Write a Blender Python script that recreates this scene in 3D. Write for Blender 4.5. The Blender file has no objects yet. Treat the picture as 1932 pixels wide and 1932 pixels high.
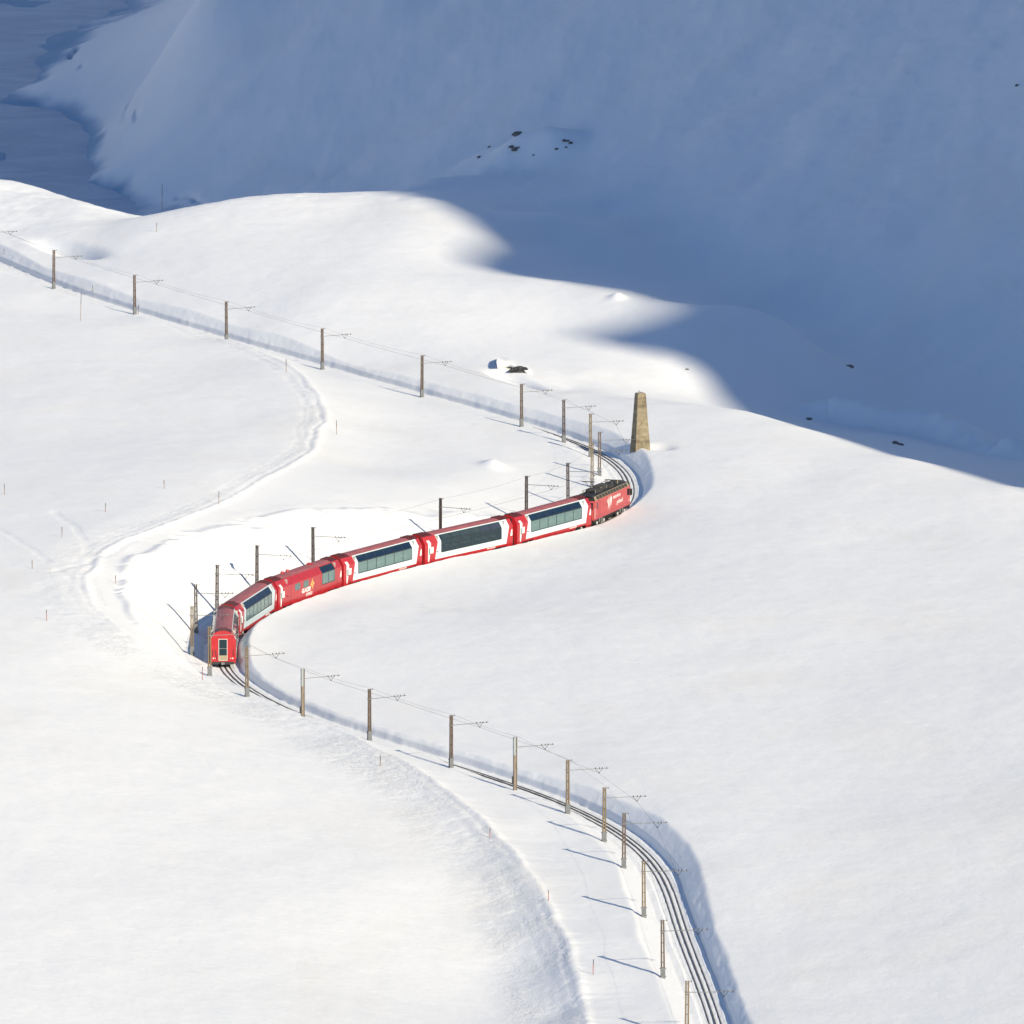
import bpy, bmesh, math, random
import numpy as np
from mathutils import Vector, Matrix

scene = bpy.context.scene
R = math.radians
# ---------------------------------------------------------------- camera
CAM_H = 173.4
cam_data = bpy.data.cameras.new('camera')
cam_data.sensor_width = 36.0
cam_data.lens = 36.0 * 20600.0 / 1932.0
cam_data.clip_start = 1.0
cam_data.clip_end = 12000.0
cam = bpy.data.objects.new('camera', cam_data)
cam.location = (0, 0, CAM_H)
cam.rotation_euler = (R(90 - 8.1), 0, 0)
scene.collection.objects.link(cam)
scene.camera = cam
# ---------------------------------------------------------------- sky, sun, exposure
SUN_EL = R(24.0)
SUN_X, SUN_Y = 0.48, -0.8773            # horizontal direction towards the sun
to_sun = Vector((SUN_X * math.cos(SUN_EL), SUN_Y * math.cos(SUN_EL), math.sin(SUN_EL))).normalized()
world = bpy.data.worlds.new('World')
scene.world = world
world.use_nodes = True
wn = world.node_tree
sky = wn.nodes.new('ShaderNodeTexSky')
sky.sky_type = 'NISHITA'
sky.sun_disc = False
sky.sun_elevation = SUN_EL
sky.sun_rotation = math.atan2(SUN_X, SUN_Y)
sky.altitude = 2000
sky.air_density = 1.0
sky.dust_density = 0.0
sky.ozone_density = 3.5
bg = wn.nodes['Background']
bg.inputs['Strength'].default_value = 0.113
wn.links.new(sky.outputs['Color'], bg.inputs['Color'])
sun_data = bpy.data.lights.new('sun', 'SUN')
sun_data.energy = 4.9
sun_data.angle = R(0.53)
sun_data.color = (1.0, 0.89, 0.68)
sun = bpy.data.objects.new('sun', sun_data)
sun.rotation_euler = to_sun.to_track_quat('Z', 'Y').to_euler()
scene.collection.objects.link(sun)
scene.view_settings.view_transform = 'Standard'
scene.view_settings.look = 'None'
scene.view_settings.gamma = 1.0
scene.view_settings.exposure = 0.36
scene.cycles.max_bounces = 6
scene.cycles.diffuse_bounces = 2

# ---------------------------------------------------------------- materials
def new_mat(name):
    m = bpy.data.materials.new(name)
    m.use_nodes = True
    return m, m.node_tree, m.node_tree.nodes['Principled BSDF']

def mat(name, col, rough=0.5, metal=0.0, noise=0.0, nscale=6.0, spec=0.5, bump=0.0, stretch=None, coat=0.0):
    m, nt, b = new_mat(name)
    b.inputs['Roughness'].default_value = rough
    b.inputs['Metallic'].default_value = metal
    b.inputs['Specular IOR Level'].default_value = spec
    b.inputs['Coat Weight'].default_value = coat
    b.inputs['Base Color'].default_value = (*col, 1)
    if noise or bump:
        tc = nt.nodes.new('ShaderNodeTexCoord')
        n = nt.nodes.new('ShaderNodeTexNoise')
        n.inputs['Scale'].default_value = nscale
        n.inputs['Detail'].default_value = 6
        n.inputs['Roughness'].default_value = 0.65
        if stretch:
            mp = nt.nodes.new('ShaderNodeMapping')
            mp.inputs['Scale'].default_value = stretch
            nt.links.new(tc.outputs['Object'], mp.inputs['Vector'])
            nt.links.new(mp.outputs['Vector'], n.inputs['Vector'])
        else:
            nt.links.new(tc.outputs['Object'], n.inputs['Vector'])
        if noise:
            r = nt.nodes.new('ShaderNodeMapRange')
            r.inputs['From Min'].default_value = 0.3
            r.inputs['From Max'].default_value = 0.7
            r.inputs['To Min'].default_value = 1 - noise
            r.inputs['To Max'].default_value = 1 + noise
            nt.links.new(n.outputs['Fac'], r.inputs['Value'])
            v = nt.nodes.new('ShaderNodeVectorMath')
            v.operation = 'SCALE'
            v.inputs[0].default_value = col
            nt.links.new(r.outputs['Result'], v.inputs['Scale'])
            nt.links.new(v.outputs['Vector'], b.inputs['Base Color'])
        if bump:
            bp = nt.nodes.new('ShaderNodeBump')
            bp.inputs['Strength'].default_value = 1.0
            bp.inputs['Distance'].default_value = bump
            nt.links.new(n.outputs['Fac'], bp.inputs['Height'])
            nt.links.new(bp.outputs['Normal'], b.inputs['Normal'])
    return m

# snow: wind-packed grain in the relief, faint dusty patches in the colour
def snow_material():
    m, nt, b = new_mat('snow')
    b.inputs['Roughness'].default_value = 0.75
    b.inputs['Specular IOR Level'].default_value = 0.15
    tc = nt.nodes.new('ShaderNodeTexCoord')
    def nz(scale, detail, rough, sx=1.0, sy=1.0, dist=0.0):
        mp = nt.nodes.new('ShaderNodeMapping')
        mp.inputs['Scale'].default_value = (sx, sy, 1)
        mp.inputs['Rotation'].default_value = (0, 0, R(25))
        n = nt.nodes.new('ShaderNodeTexNoise')
        n.inputs['Scale'].default_value = scale
        n.inputs['Detail'].default_value = detail
        n.inputs['Roughness'].default_value = rough
        n.inputs['Distortion'].default_value = dist
        nt.links.new(tc.outputs['Object'], mp.inputs['Vector'])
        nt.links.new(mp.outputs['Vector'], n.inputs['Vector'])
        return n
    dirt = nz(0.045, 5, 0.62, 1.0, 0.55, 1.2)
    cr = nt.nodes.new('ShaderNodeValToRGB')
    cr.color_ramp.elements[0].position = 0.50
    cr.color_ramp.elements[0].color = (0.87, 0.885, 0.905, 1)
    cr.color_ramp.elements[1].position = 0.78
    cr.color_ramp.elements[1].color = (0.85, 0.85, 0.84, 1)
    nt.links.new(dirt.outputs['Fac'], cr.inputs['Fac'])
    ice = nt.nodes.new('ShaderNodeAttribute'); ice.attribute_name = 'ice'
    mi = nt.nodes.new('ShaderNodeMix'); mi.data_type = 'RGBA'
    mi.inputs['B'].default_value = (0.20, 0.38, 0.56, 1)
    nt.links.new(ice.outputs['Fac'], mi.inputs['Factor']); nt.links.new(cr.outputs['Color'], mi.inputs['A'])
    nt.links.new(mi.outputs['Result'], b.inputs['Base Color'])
    g1 = nz(1.0, 4, 0.72)
    at = nt.nodes.new('ShaderNodeAttribute'); at.attribute_name = 'trodden'
    g3 = nz(1.9, 4, 0.75, 1.0, 1.0, 0.8)
    mu = nt.nodes.new('ShaderNodeMath'); mu.operation = 'MULTIPLY'
    nt.links.new(g3.outputs['Fac'], mu.inputs[0]); nt.links.new(at.outputs['Fac'], mu.inputs[1])
    bp3 = nt.nodes.new('ShaderNodeBump'); bp3.inputs['Distance'].default_value = 0.17
    nt.links.new(mu.outputs[0], bp3.inputs['Height'])
    bp1 = nt.nodes.new('ShaderNodeBump')
    bp1.inputs['Distance'].default_value = 0.055
    bp1.inputs['Strength'].default_value = 1.0
    nt.links.new(g1.outputs['Fac'], bp1.inputs['Height'])
    nt.links.new(bp3.outputs['Normal'], bp1.inputs['Normal'])
    nt.links.new(bp1.outputs['Normal'], b.inputs['Normal'])
    return m
SNOW = snow_material()

def tag(o, label=None, cat=None, group=None, kind=None):
    if label: o['label'] = label
    if cat: o['category'] = cat
    if group: o['group'] = group
    if kind: o['kind'] = kind
    return o

def link(o, parent=None):
    scene.collection.objects.link(o)
    if parent is not None:
        o.parent = parent
    return o

# ---------------------------------------------------------------- numeric helpers
rng = np.random.RandomState(7)
NGRID = rng.rand(256, 256).astype(np.float32)
def vnoise(x, y):
    xi = np.floor(x).astype(np.int64); yi = np.floor(y).astype(np.int64)
    fx = (x - xi).astype(np.float32); fy = (y - yi).astype(np.float32)
    fx = fx * fx * fx * (fx * (fx * 6 - 15) + 10); fy = fy * fy * fy * (fy * (fy * 6 - 15) + 10)
    x0 = xi & 255; x1 = (xi + 1) & 255; y0 = yi & 255; y1 = (yi + 1) & 255
    a = NGRID[y0, x0] * (1 - fx) + NGRID[y0, x1] * fx
    b = NGRID[y1, x0] * (1 - fx) + NGRID[y1, x1] * fx
    return (a * (1 - fy) + b * fy) * 2 - 1
def fbm(x, y, octaves=4, gain=0.5):
    s = 0; a = 1.0
    for o in range(octaves):
        s = s + a * vnoise(x * 2.03 ** o + 17.3 * o, y * 2.03 ** o + 9.1 * o)
        a *= gain
    return s
def sstep(a, b, x):
    t = np.clip((x - a) / (b - a), 0, 1)
    return t * t * (3 - 2 * t)
def smin(a, b, k):
    h = np.clip(0.5 + 0.5 * (b - a) / k, 0, 1)
    return b * (1 - h) + a * h - k * h * (1 - h)

TRACK = np.array([(-85, 1503.27), (-84.52, 1501.74), (-84.03, 1500.22), (-83.55, 1498.69), (-83.07, 1497.17), (-82.58, 1495.64), (-82.1, 1494.12), (-81.62, 1492.59), (-81.13, 1491.07), (-80.65, 1489.54),
    (-80.17, 1488.02), (-79.68, 1486.49), (-79.2, 1484.97), (-78.72, 1483.44), (-78.23, 1481.92), (-77.75, 1480.39), (-77.27, 1478.87), (-76.78, 1477.34), (-76.3, 1475.82), (-75.82, 1474.29),
    (-75.33, 1472.76), (-74.85, 1471.24), (-74.37, 1469.71), (-73.88, 1468.19), (-73.4, 1466.66), (-72.92, 1465.14), (-72.43, 1463.61), (-71.95, 1462.09), (-71.47, 1460.56), (-70.98, 1459.04),
    (-70.5, 1457.51), (-70.02, 1455.99), (-69.53, 1454.46), (-69.05, 1452.94), (-68.57, 1451.41), (-68.08, 1449.89), (-67.6, 1448.36), (-67.12, 1446.84), (-66.64, 1445.31), (-66.15, 1443.78),
    (-65.66, 1442.26), (-65.17, 1440.74), (-64.67, 1439.22), (-64.16, 1437.7), (-63.64, 1436.19), (-63.12, 1434.68), (-62.59, 1433.17), (-62.06, 1431.66), (-61.52, 1430.15), (-60.97, 1428.65),
    (-60.41, 1427.15), (-59.85, 1425.65), (-59.28, 1424.16), (-58.71, 1422.66), (-58.12, 1421.17), (-57.54, 1419.68), (-56.94, 1418.2), (-56.35, 1416.71), (-55.74, 1415.23), (-55.13, 1413.75),
    (-54.52, 1412.27), (-53.9, 1410.8), (-53.28, 1409.33), (-52.65, 1407.85), (-52.02, 1406.38), (-51.38, 1404.92), (-50.75, 1403.45), (-50.1, 1401.98), (-49.46, 1400.52), (-48.81, 1399.05),
    (-48.16, 1397.59), (-47.51, 1396.13), (-46.86, 1394.67), (-46.2, 1393.21), (-45.55, 1391.75), (-44.89, 1390.29), (-44.23, 1388.84), (-43.57, 1387.38), (-42.91, 1385.92), (-42.25, 1384.46),
    (-41.58, 1383.01), (-40.92, 1381.55), (-40.26, 1380.1), (-39.59, 1378.64), (-38.93, 1377.19), (-38.26, 1375.73), (-37.59, 1374.28), (-36.93, 1372.82), (-36.26, 1371.37), (-35.59, 1369.91),
    (-34.92, 1368.46), (-34.26, 1367.01), (-33.59, 1365.55), (-32.92, 1364.1), (-32.25, 1362.65), (-31.57, 1361.19), (-30.9, 1359.74), (-30.23, 1358.29), (-29.56, 1356.84), (-28.88, 1355.39),
    (-28.21, 1353.94), (-27.53, 1352.49), (-26.85, 1351.04), (-26.18, 1349.59), (-25.5, 1348.14), (-24.82, 1346.69), (-24.14, 1345.24), (-23.46, 1343.79), (-22.78, 1342.34), (-22.1, 1340.9),
    (-21.42, 1339.45), (-20.74, 1338), (-20.05, 1336.55), (-19.37, 1335.11), (-18.69, 1333.66), (-18, 1332.22), (-17.32, 1330.77), (-16.63, 1329.32), (-15.94, 1327.88), (-15.26, 1326.43),
    (-14.57, 1324.99), (-13.88, 1323.54), (-13.19, 1322.1), (-12.51, 1320.66), (-11.82, 1319.21), (-11.13, 1317.77), (-10.44, 1316.32), (-9.76, 1314.88), (-9.07, 1313.43), (-8.38, 1311.99),
    (-7.7, 1310.54), (-7.01, 1309.09), (-6.33, 1307.65), (-5.65, 1306.2), (-4.97, 1304.75), (-4.29, 1303.3), (-3.61, 1301.85), (-2.94, 1300.4), (-2.27, 1298.95), (-1.6, 1297.49), (-0.94,
    1296.04), (-0.28, 1294.58), (0.37, 1293.12), (1.02, 1291.66), (1.66, 1290.19), (2.3, 1288.72), (2.92, 1287.25), (3.54, 1285.77), (4.15, 1284.29), (4.74, 1282.81), (5.33, 1281.32), (5.9,
    1279.82), (6.46, 1278.32), (7, 1276.82), (7.52, 1275.31), (8.02, 1273.79), (8.51, 1272.26), (8.97, 1270.73), (9.42, 1269.2), (9.84, 1267.65), (10.23, 1266.1), (10.61, 1264.55), (10.95,
    1262.99), (11.28, 1261.42), (11.58, 1259.85), (11.85, 1258.27), (12.1, 1256.69), (12.33, 1255.11), (12.53, 1253.52), (12.72, 1251.93), (12.88, 1250.34), (13.02, 1248.75), (13.14, 1247.15),
    (13.24, 1245.56), (13.32, 1243.96), (13.39, 1242.36), (13.44, 1240.76), (13.47, 1239.16), (13.49, 1237.56), (13.49, 1235.96), (13.47, 1234.36), (13.43, 1232.76), (13.38, 1231.16), (13.3,
    1229.57), (13.19, 1227.97), (13.06, 1226.38), (12.9, 1224.78), (12.71, 1223.2), (12.49, 1221.61), (12.23, 1220.03), (11.94, 1218.46), (11.61, 1216.9), (11.24, 1215.34), (10.83, 1213.8),
    (10.38, 1212.26), (9.9, 1210.73), (9.39, 1209.22), (8.84, 1207.72), (8.26, 1206.22), (7.66, 1204.74), (7.03, 1203.27), (6.37, 1201.82), (5.69, 1200.37), (4.98, 1198.93), (4.26, 1197.51),
    (3.51, 1196.09), (2.74, 1194.69), (1.95, 1193.3), (1.15, 1191.91), (0.33, 1190.54), (-0.5, 1189.17), (-1.35, 1187.82), (-2.21, 1186.47), (-3.07, 1185.12), (-3.94, 1183.78), (-4.82, 1182.44),
    (-5.69, 1181.1), (-6.57, 1179.76), (-7.44, 1178.42), (-8.3, 1177.07), (-9.16, 1175.72), (-10, 1174.36), (-10.84, 1172.99), (-11.66, 1171.62), (-12.46, 1170.24), (-13.26, 1168.85), (-14.04,
    1167.45), (-14.8, 1166.05), (-15.55, 1164.64), (-16.29, 1163.22), (-17.02, 1161.79), (-17.73, 1160.36), (-18.42, 1158.92), (-19.11, 1157.47), (-19.78, 1156.02), (-20.44, 1154.56), (-21.08,
    1153.09), (-21.71, 1151.62), (-22.32, 1150.14), (-22.92, 1148.66), (-23.49, 1147.17), (-24.05, 1145.67), (-24.59, 1144.16), (-25.11, 1142.65), (-25.6, 1141.13), (-26.07, 1139.6), (-26.52,
    1138.06), (-26.94, 1136.52), (-27.34, 1134.97), (-27.7, 1133.41), (-28.05, 1131.85), (-28.36, 1130.28), (-28.64, 1128.71), (-28.9, 1127.13), (-29.13, 1125.55), (-29.33, 1123.96), (-29.49,
    1122.37), (-29.63, 1120.77), (-29.74, 1119.18), (-29.82, 1117.58), (-29.87, 1115.98), (-29.88, 1114.38), (-29.87, 1112.78), (-29.82, 1111.18), (-29.75, 1109.59), (-29.64, 1107.99), (-29.51,
    1106.4), (-29.34, 1104.81), (-29.15, 1103.22), (-28.93, 1101.63), (-28.68, 1100.05), (-28.4, 1098.48), (-28.1, 1096.91), (-27.78, 1095.34), (-27.43, 1093.78), (-27.06, 1092.22), (-26.66,
    1090.67), (-26.25, 1089.13), (-25.81, 1087.59), (-25.36, 1086.05), (-24.89, 1084.53), (-24.39, 1083), (-23.88, 1081.49), (-23.36, 1079.98), (-22.81, 1078.47), (-22.25, 1076.98), (-21.67,
    1075.48), (-21.07, 1074), (-20.46, 1072.52), (-19.84, 1071.05), (-19.2, 1069.58), (-18.54, 1068.12), (-17.87, 1066.67), (-17.19, 1065.22), (-16.5, 1063.78), (-15.79, 1062.34), (-15.08,
    1060.91), (-14.35, 1059.49), (-13.62, 1058.06), (-12.88, 1056.64), (-12.13, 1055.23), (-11.38, 1053.82), (-10.63, 1052.41), (-9.87, 1051), (-9.11, 1049.59), (-8.35, 1048.18), (-7.6,
    1046.77), (-6.84, 1045.36), (-6.08, 1043.95), (-5.33, 1042.54), (-4.59, 1041.12), (-3.84, 1039.7), (-3.11, 1038.28), (-2.38, 1036.86), (-1.66, 1035.43), (-0.95, 1034), (-0.25, 1032.56),
    (0.44, 1031.12), (1.12, 1029.67), (1.79, 1028.21), (2.44, 1026.75), (3.08, 1025.28), (3.7, 1023.81), (4.31, 1022.33), (4.9, 1020.84), (5.47, 1019.35), (6.02, 1017.85), (6.56, 1016.34),
    (7.08, 1014.83), (7.57, 1013.31), (8.05, 1011.78), (8.51, 1010.25), (8.95, 1008.71), (9.37, 1007.16), (9.76, 1005.61), (10.14, 1004.06), (10.5, 1002.5), (10.85, 1000.94), (11.17, 999.37),
    (11.48, 997.8), (11.77, 996.23), (12.04, 994.65), (12.3, 993.07), (12.54, 991.49), (12.76, 989.91), (12.96, 988.32), (13.15, 986.73), (13.32, 985.14), (13.48, 983.55), (13.63, 981.96),
    (13.76, 980.36), (13.88, 978.77), (13.99, 977.17), (14.08, 975.57), (14.18, 973.98), (14.26, 972.38), (14.34, 970.78), (14.41, 969.18), (14.48, 967.58), (14.55, 965.98), (14.61, 964.39),
    (14.68, 962.79), (14.74, 961.19), (14.81, 959.59), (14.88, 957.99), (14.95, 956.39), (15.02, 954.79), (15.09, 953.2), (15.17, 951.6), (15.24, 950), (15.32, 948.4), (15.4, 946.8), (15.49,
    945.21), (15.57, 943.61), (15.66, 942.01), (15.74, 940.41), (15.83, 938.81), (15.92, 937.22), (16, 935.62), (16.09, 934.02), (16.18, 932.42), (16.26, 930.83), (16.35, 929.23), (16.43,
    927.63), (16.51, 926.03), (16.59, 924.44), (16.67, 922.84), (16.75, 921.24), (16.83, 919.64), (16.9, 918.04), (16.97, 916.44), (17.04, 914.85), (17.11, 913.25), (17.17, 911.65), (17.24,
    910.05), (17.3, 908.45), (17.37, 906.85), (17.43, 905.25), (17.5, 903.65), (17.56, 902.06), (17.63, 900.46), (17.69, 898.86), (17.76, 897.26), (17.82, 895.66), (17.89, 894.06), (17.95,
    892.46), (18.02, 890.87), (18.08, 889.27), (18.15, 887.67), (18.21, 886.07), (18.28, 884.47), (18.34, 882.87), (18.41, 881.27), (18.47, 879.67), (18.54, 878.08), (18.6, 876.48), (18.67,
    874.88), (18.73, 873.28), (18.8, 871.68), (18.86, 870.08)])
_d = np.gradient(TRACK, axis=0)
TT = _d / np.hypot(_d[:, 0], _d[:, 1])[:, None]              # direction, running towards the camera
TS = np.r_[0, np.cumsum(np.hypot(*np.diff(TRACK, axis=0).T))]
CTRL = np.array([(20.19, 900.86, 1.8), (23.7, 899.28, 2.1), (32.47, 896.13, 2.7), (42.53, 891.93, 3.5), (18.17, 959.97, 1.7), (25.22, 958.3, 2), (45.2, 949.35, 3.6), (33.61, 928.39, 2.7), (15.7, 983.6,
    1.9), (13.04, 1003.14, 2), (7.73, 1020.39, 1.6), (26.64, 1013.82, 2.2), (47.8, 1005.53, 3.6), (1.74, 1039.34, 1), (12.25, 1065.12, 1.5), (28.31, 1078.66, 2), (50.79, 1069.85, 3.4), (-4.45,
    1051, 0.9), (-14, 1070.49, 0.9), (-8.98, 1100.92, 1.2), (1.87, 1117.4, 1.4), (13.03, 1134.4, 1.6), (-19.46, 1081.56, 1), (-23.45, 1094.6, 1.1), (-22.31, 1118.7, 1.2), (-17.66, 1138.36, 1),
    (-24.3, 1135.3, 0.9), (-20.58, 1145.27, 0.75), (-17.9, 1154.06, 0.8), (-13.45, 1161.33, 0.75), (-9.06, 1169.13, 0.75), (-4.39, 1177.83, 0.75), (0.52, 1187.07, 0.75), (4.63, 1195.15, 0.7),
    (8.21, 1204.1, 0.6), (10.92, 1209.81, 0.5), (13.94, 1215.29, 0.8), (16.67, 1196.48, 1.1), (16.42, 1222.44, 1.6), (17.3, 1242.9, 1.8), (31.14, 1188.84, 2.2), (54.17, 1142.56, 3.2), (42.72,
    1186.76, 2.5), (32.22, 1231.18, 2.2), (14.89, 1255.67, 1.9), (12.63, 1264, 1.7), (7.3, 1302.69, 1.75), (7.3, 1308.69, 1.9), (7.3, 1317.69, 0.3), (14.91, 1295.5, 2.05), (14.91, 1301.5, 2.2),
    (14.91, 1310.5, 0.6), (21.2, 1290.36, 2.15), (21.2, 1296.36, 2.3), (21.2, 1305.36, 0.7), (27.42, 1284.09, 2.15), (27.42, 1290.09, 2.3), (27.42, 1299.09, 0.7), (33.39, 1270.77, 2.15), (33.39,
    1276.77, 2.3), (33.39, 1285.77, 0.7), (44.9, 1242.39, 2.25), (44.9, 1248.39, 2.4), (44.9, 1257.39, 0.8), (57.86, 1215.91, 2.25), (57.86, 1221.91, 2.4), (57.86, 1230.91, 0.8), (66.83,
    1195.93, 2.25), (66.83, 1201.93, 2.4), (66.83, 1210.93, 0.8), (18.42, 1325.1, 0.6), (25.06, 1333.33, -1), (35.11, 1342.82, -3.5), (41.59, 1339.62, -4.6), (52.25, 1326.86, -5.2), (62.25,
    1315.42, -6), (-48.11, 1657.38, 16.29), (-35.61, 1639.25, 18.01), (-23.38, 1621.51, 19.69), (-11.41, 1604.15, 21.33), (0.31, 1587.16, 22.94), (11.78, 1570.53, 24.52), (23.01, 1554.24,
    26.07), (34.02, 1538.28, 27.58), (44.8, 1522.65, 29.06), (55.36, 1507.33, 30.51), (65.71, 1492.32, 31.94), (75.86, 1477.61, 33.33), (-47.45, 1633.25, 10.59), (-35.12, 1615.62, 12.35),
    (-23.06, 1598.38, 14.06), (-11.25, 1581.5, 15.75), (0.31, 1564.97, 17.39), (11.63, 1548.78, 19.01), (22.71, 1532.93, 20.59), (33.58, 1517.39, 22.14), (44.22, 1502.17, 23.65), (54.66,
    1487.25, 25.14), (64.89, 1472.63, 26.6), (74.92, 1458.28, 28.03), (-48.44, 1612.08, 4.8), (-36.25, 1594.9, 6.6), (-24.32, 1578.08, 8.36), (-12.64, 1561.61, 10.08), (-1.21, 1545.49, 11.77),
    (10, 1529.69, 13.42), (20.97, 1514.21, 15.04), (31.73, 1499.04, 16.63), (42.28, 1484.17, 18.18), (52.61, 1469.6, 19.71), (62.75, 1455.3, 21.2), (72.69, 1441.29, 22.67), (-47.84, 1591.44,
    -0.06), (-37.4, 1576.9, 1.52), (-26.37, 1561.53, 3.2), (-15.55, 1546.46, 4.84), (-4.93, 1531.68, 6.45), (5.48, 1517.17, 8.03), (16.42, 1501.94, 9.69), (27.14, 1487, 11.32), (37.65, 1472.36,
    12.92), (47.96, 1458.01, 14.48), (58.07, 1443.93, 16.02), (68.64, 1429.21, 17.62), (78.35, 1415.68, 19.1), (20.47, 1476.1, 5.26), (31.67, 1460.71, 7.02), (42.64, 1445.64, 8.73), (53.39,
    1430.88, 10.41), (63.92, 1416.41, 12.06), (74.24, 1402.23, 13.68), (26.47, 1448.29, 1.31), (37.41, 1433.46, 3.07), (48.13, 1418.94, 4.8), (58.63, 1404.7, 6.49), (68.92, 1390.75, 8.15),
    (35.66, 1418.79, -1.47), (46.29, 1404.55, 0.28), (56.71, 1390.59, 2), (66.93, 1376.9, 3.69), (43.24, 1393.91, -3.9), (53.62, 1380.15, -2.15), (63.79, 1366.66, -0.44), (73.77, 1353.44, 1.25),
    (22.01, 1346.97, 2.4), (34.22, 1360.64, 1), (-56.46, 1687.98, 1), (-55.26, 1702.67, 7), (72.01, 1296.24, -3), (-58.21, 1587.3, -6), (-62.86, 1638.55, -6), (-63.99, 1668.45, -6), (-71.29,
    1707.38, -6), (-77.79, 1764.98, -6), (-79.17, 1813, -6), (-72.82, 1854.25, -6), (-66.92, 1892.5, -6), (-77.38, 1641.29, -6.3), (-80.96, 1718.25, -6.3), (-84.88, 1802.66, -6.3), (-79.96,
    1895.67, -6.3), (-87.66, 1718.25, -6.3), (-96.58, 1895.67, -6.3), (-69.09, 1463.65, 1.5), (-60.95, 1441.56, 1.4), (-48.81, 1401.9, 1.3), (-36.21, 1373.24, 1.3), (-23.61, 1347.78, 1.3), (-11,
    1321.47, 1.4), (1.14, 1293.71, 1.5), (6.14, 1279.63, 1.6), (9.21, 1270.01, 1.7), (-69.85, 1480.31, 2.6), (-70.67, 1498.03, 3.5), (-54.84, 1465.4, 3.6), (-39.23, 1418.09, 4.2), (-24.76,
    1383.83, 4.2), (-11.07, 1362.91, 3.4), (2.24, 1346.97, 2.4), (8.7, 1326.92, 2), (-1.04, 1321.87, 2), (15.24, 1330.79, 1.5), (15.44, 1348.55, 2.2), (12.21, 1356.48, 3.2), (2.29, 1377.46,
    4.3), (5.61, 1364.52, 3.2), (12.3, 1366.5, 4.3), (-76.11, 1507.5, 3.7), (-76.11, 1519.5, 4.2), (-76.11, 1533.5, 2.4), (-76.11, 1569.5, -4.8), (-66.8, 1498.18, 3.7), (-66.8, 1510.18, 4.2),
    (-66.8, 1524.18, 2.4), (-66.8, 1560.18, -4.8), (-59.41, 1478.92, 4.1), (-59.41, 1490.92, 4.6), (-59.41, 1504.92, 2.8), (-59.41, 1540.92, -4.4), (-49.94, 1457.04, 4.7), (-49.94, 1469.04,
    5.2), (-49.94, 1483.04, 3.4), (-49.94, 1519.04, -3.8), (-44.24, 1458.5, 5.4), (-44.24, 1470.5, 5.9), (-44.24, 1484.5, 4.1), (-44.24, 1520.5, -3.1), (-38.54, 1460.22, 6), (-38.54, 1472.22,
    6.5), (-38.54, 1486.22, 4.7), (-38.54, 1522.22, -2.5), (-32.11, 1462.2, 6.5), (-32.11, 1474.2, 7), (-32.11, 1488.2, 5.2), (-26.38, 1464.28, 6.7), (-26.38, 1476.28, 7.2), (-26.38, 1490.28,
    5.4), (-19.93, 1466.86, 6.7), (-19.93, 1478.86, 7.2), (-19.93, 1492.86, 5.4), (-11.88, 1465.06, 7.6), (-6.79, 1447.38, 6.4), (-4.6, 1425.67, 5.4), (-15.09, 1429.97, 6.3), (-25.65, 1434.24,
    5.8), (-39.95, 1444.6, 5.3), (-7.31, 1410.48, 4.9), (-7.31, 1419.48, 4.7), (2.32, 1396.41, 5), (2.32, 1405.41, 4.2), (2.32, 1418.41, 3), (12.44, 1383.15, 5.1), (12.44, 1392.15, 4.3), (12.44,
    1405.15, 3.1), (20.34, 1368.47, 5), (20.34, 1377.47, 4.2), (20.34, 1390.47, 3), (24.19, 1358.65, 4.2), (24.19, 1367.65, 3.4), (24.19, 1380.65, 2.2), (-68, 1440.31, 1.55), (-59.99, 1418.47,
    1.36), (-48.35, 1388.48, 1.1), (-35.86, 1359.85, 0.9), (-23.39, 1334.93, 0.9), (-10.89, 1307.95, 0.9), (1.13, 1280.8, 1), (6.08, 1266.38, 1), (9.08, 1252.28, 1), (9.64, 1237.61, 1), (-4.11,
    1272.31, 1.2), (-1.59, 1246.94, 1.98), (-6.58, 1266.97, 1.61), (-13.02, 1290.48, 1.61), (2.08, 1245.62, 1.42), (4.44, 1224.13, 1.36), (1.14, 1228.86, 1.61), (-2.18, 1236.67, 2.35), (-6.89,
    1211.34, 3.16), (-13.26, 1196.73, 4.03), (-18.97, 1186.93, 4.71), (-24.65, 1180.1, 5.33), (-30.74, 1169.3, 5.83), (-35.99, 1153.57, 6.14), (-40.43, 1134.83, 6.32), (-41.37, 1122.43, 6.2),
    (-10.2, 1253.71, 2.17), (-16.64, 1277.27, 2.11), (-16.07, 1232.6, 3.22), (-22.35, 1264.33, 3.84), (-23.37, 1289.93, 3.59), (-27.63, 1325.4, 2.85), (-35.59, 1357.2, 2.11), (-45.02, 1382.23,
    1.67), (-56.34, 1412.16, 1.36), (-67.83, 1436.47, 1.3), (-24.13, 1228, 4.59), (-28.59, 1200.13, 5.33), (-32.81, 1182.4, 5.76), (-40.62, 1156.67, 6.26), (-43.97, 1140.17, 6.38), (-66.17,
    1400.96, 2.11), (-51.14, 1364.91, 2.48), (-36.5, 1317.46, 3.22), (-29.07, 1273.71, 3.84), (-41.18, 1262.48, 4.09), (-54.57, 1287.11, 3.97), (-62.24, 1316.5, 3.35), (-57.22, 1208.67, 5.33),
    (-45.21, 1204.21, 5.95), (-33.5, 1207.62, 6.07), (-54.93, 1159.36, 6.45), (-48.68, 1145.81, 6.69), (-67.1, 1261.56, 4.21), (-61.75, 1159.36, 6.45), (-74.45, 1401.97, 1.98), (-44.94, 1108.44,
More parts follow.
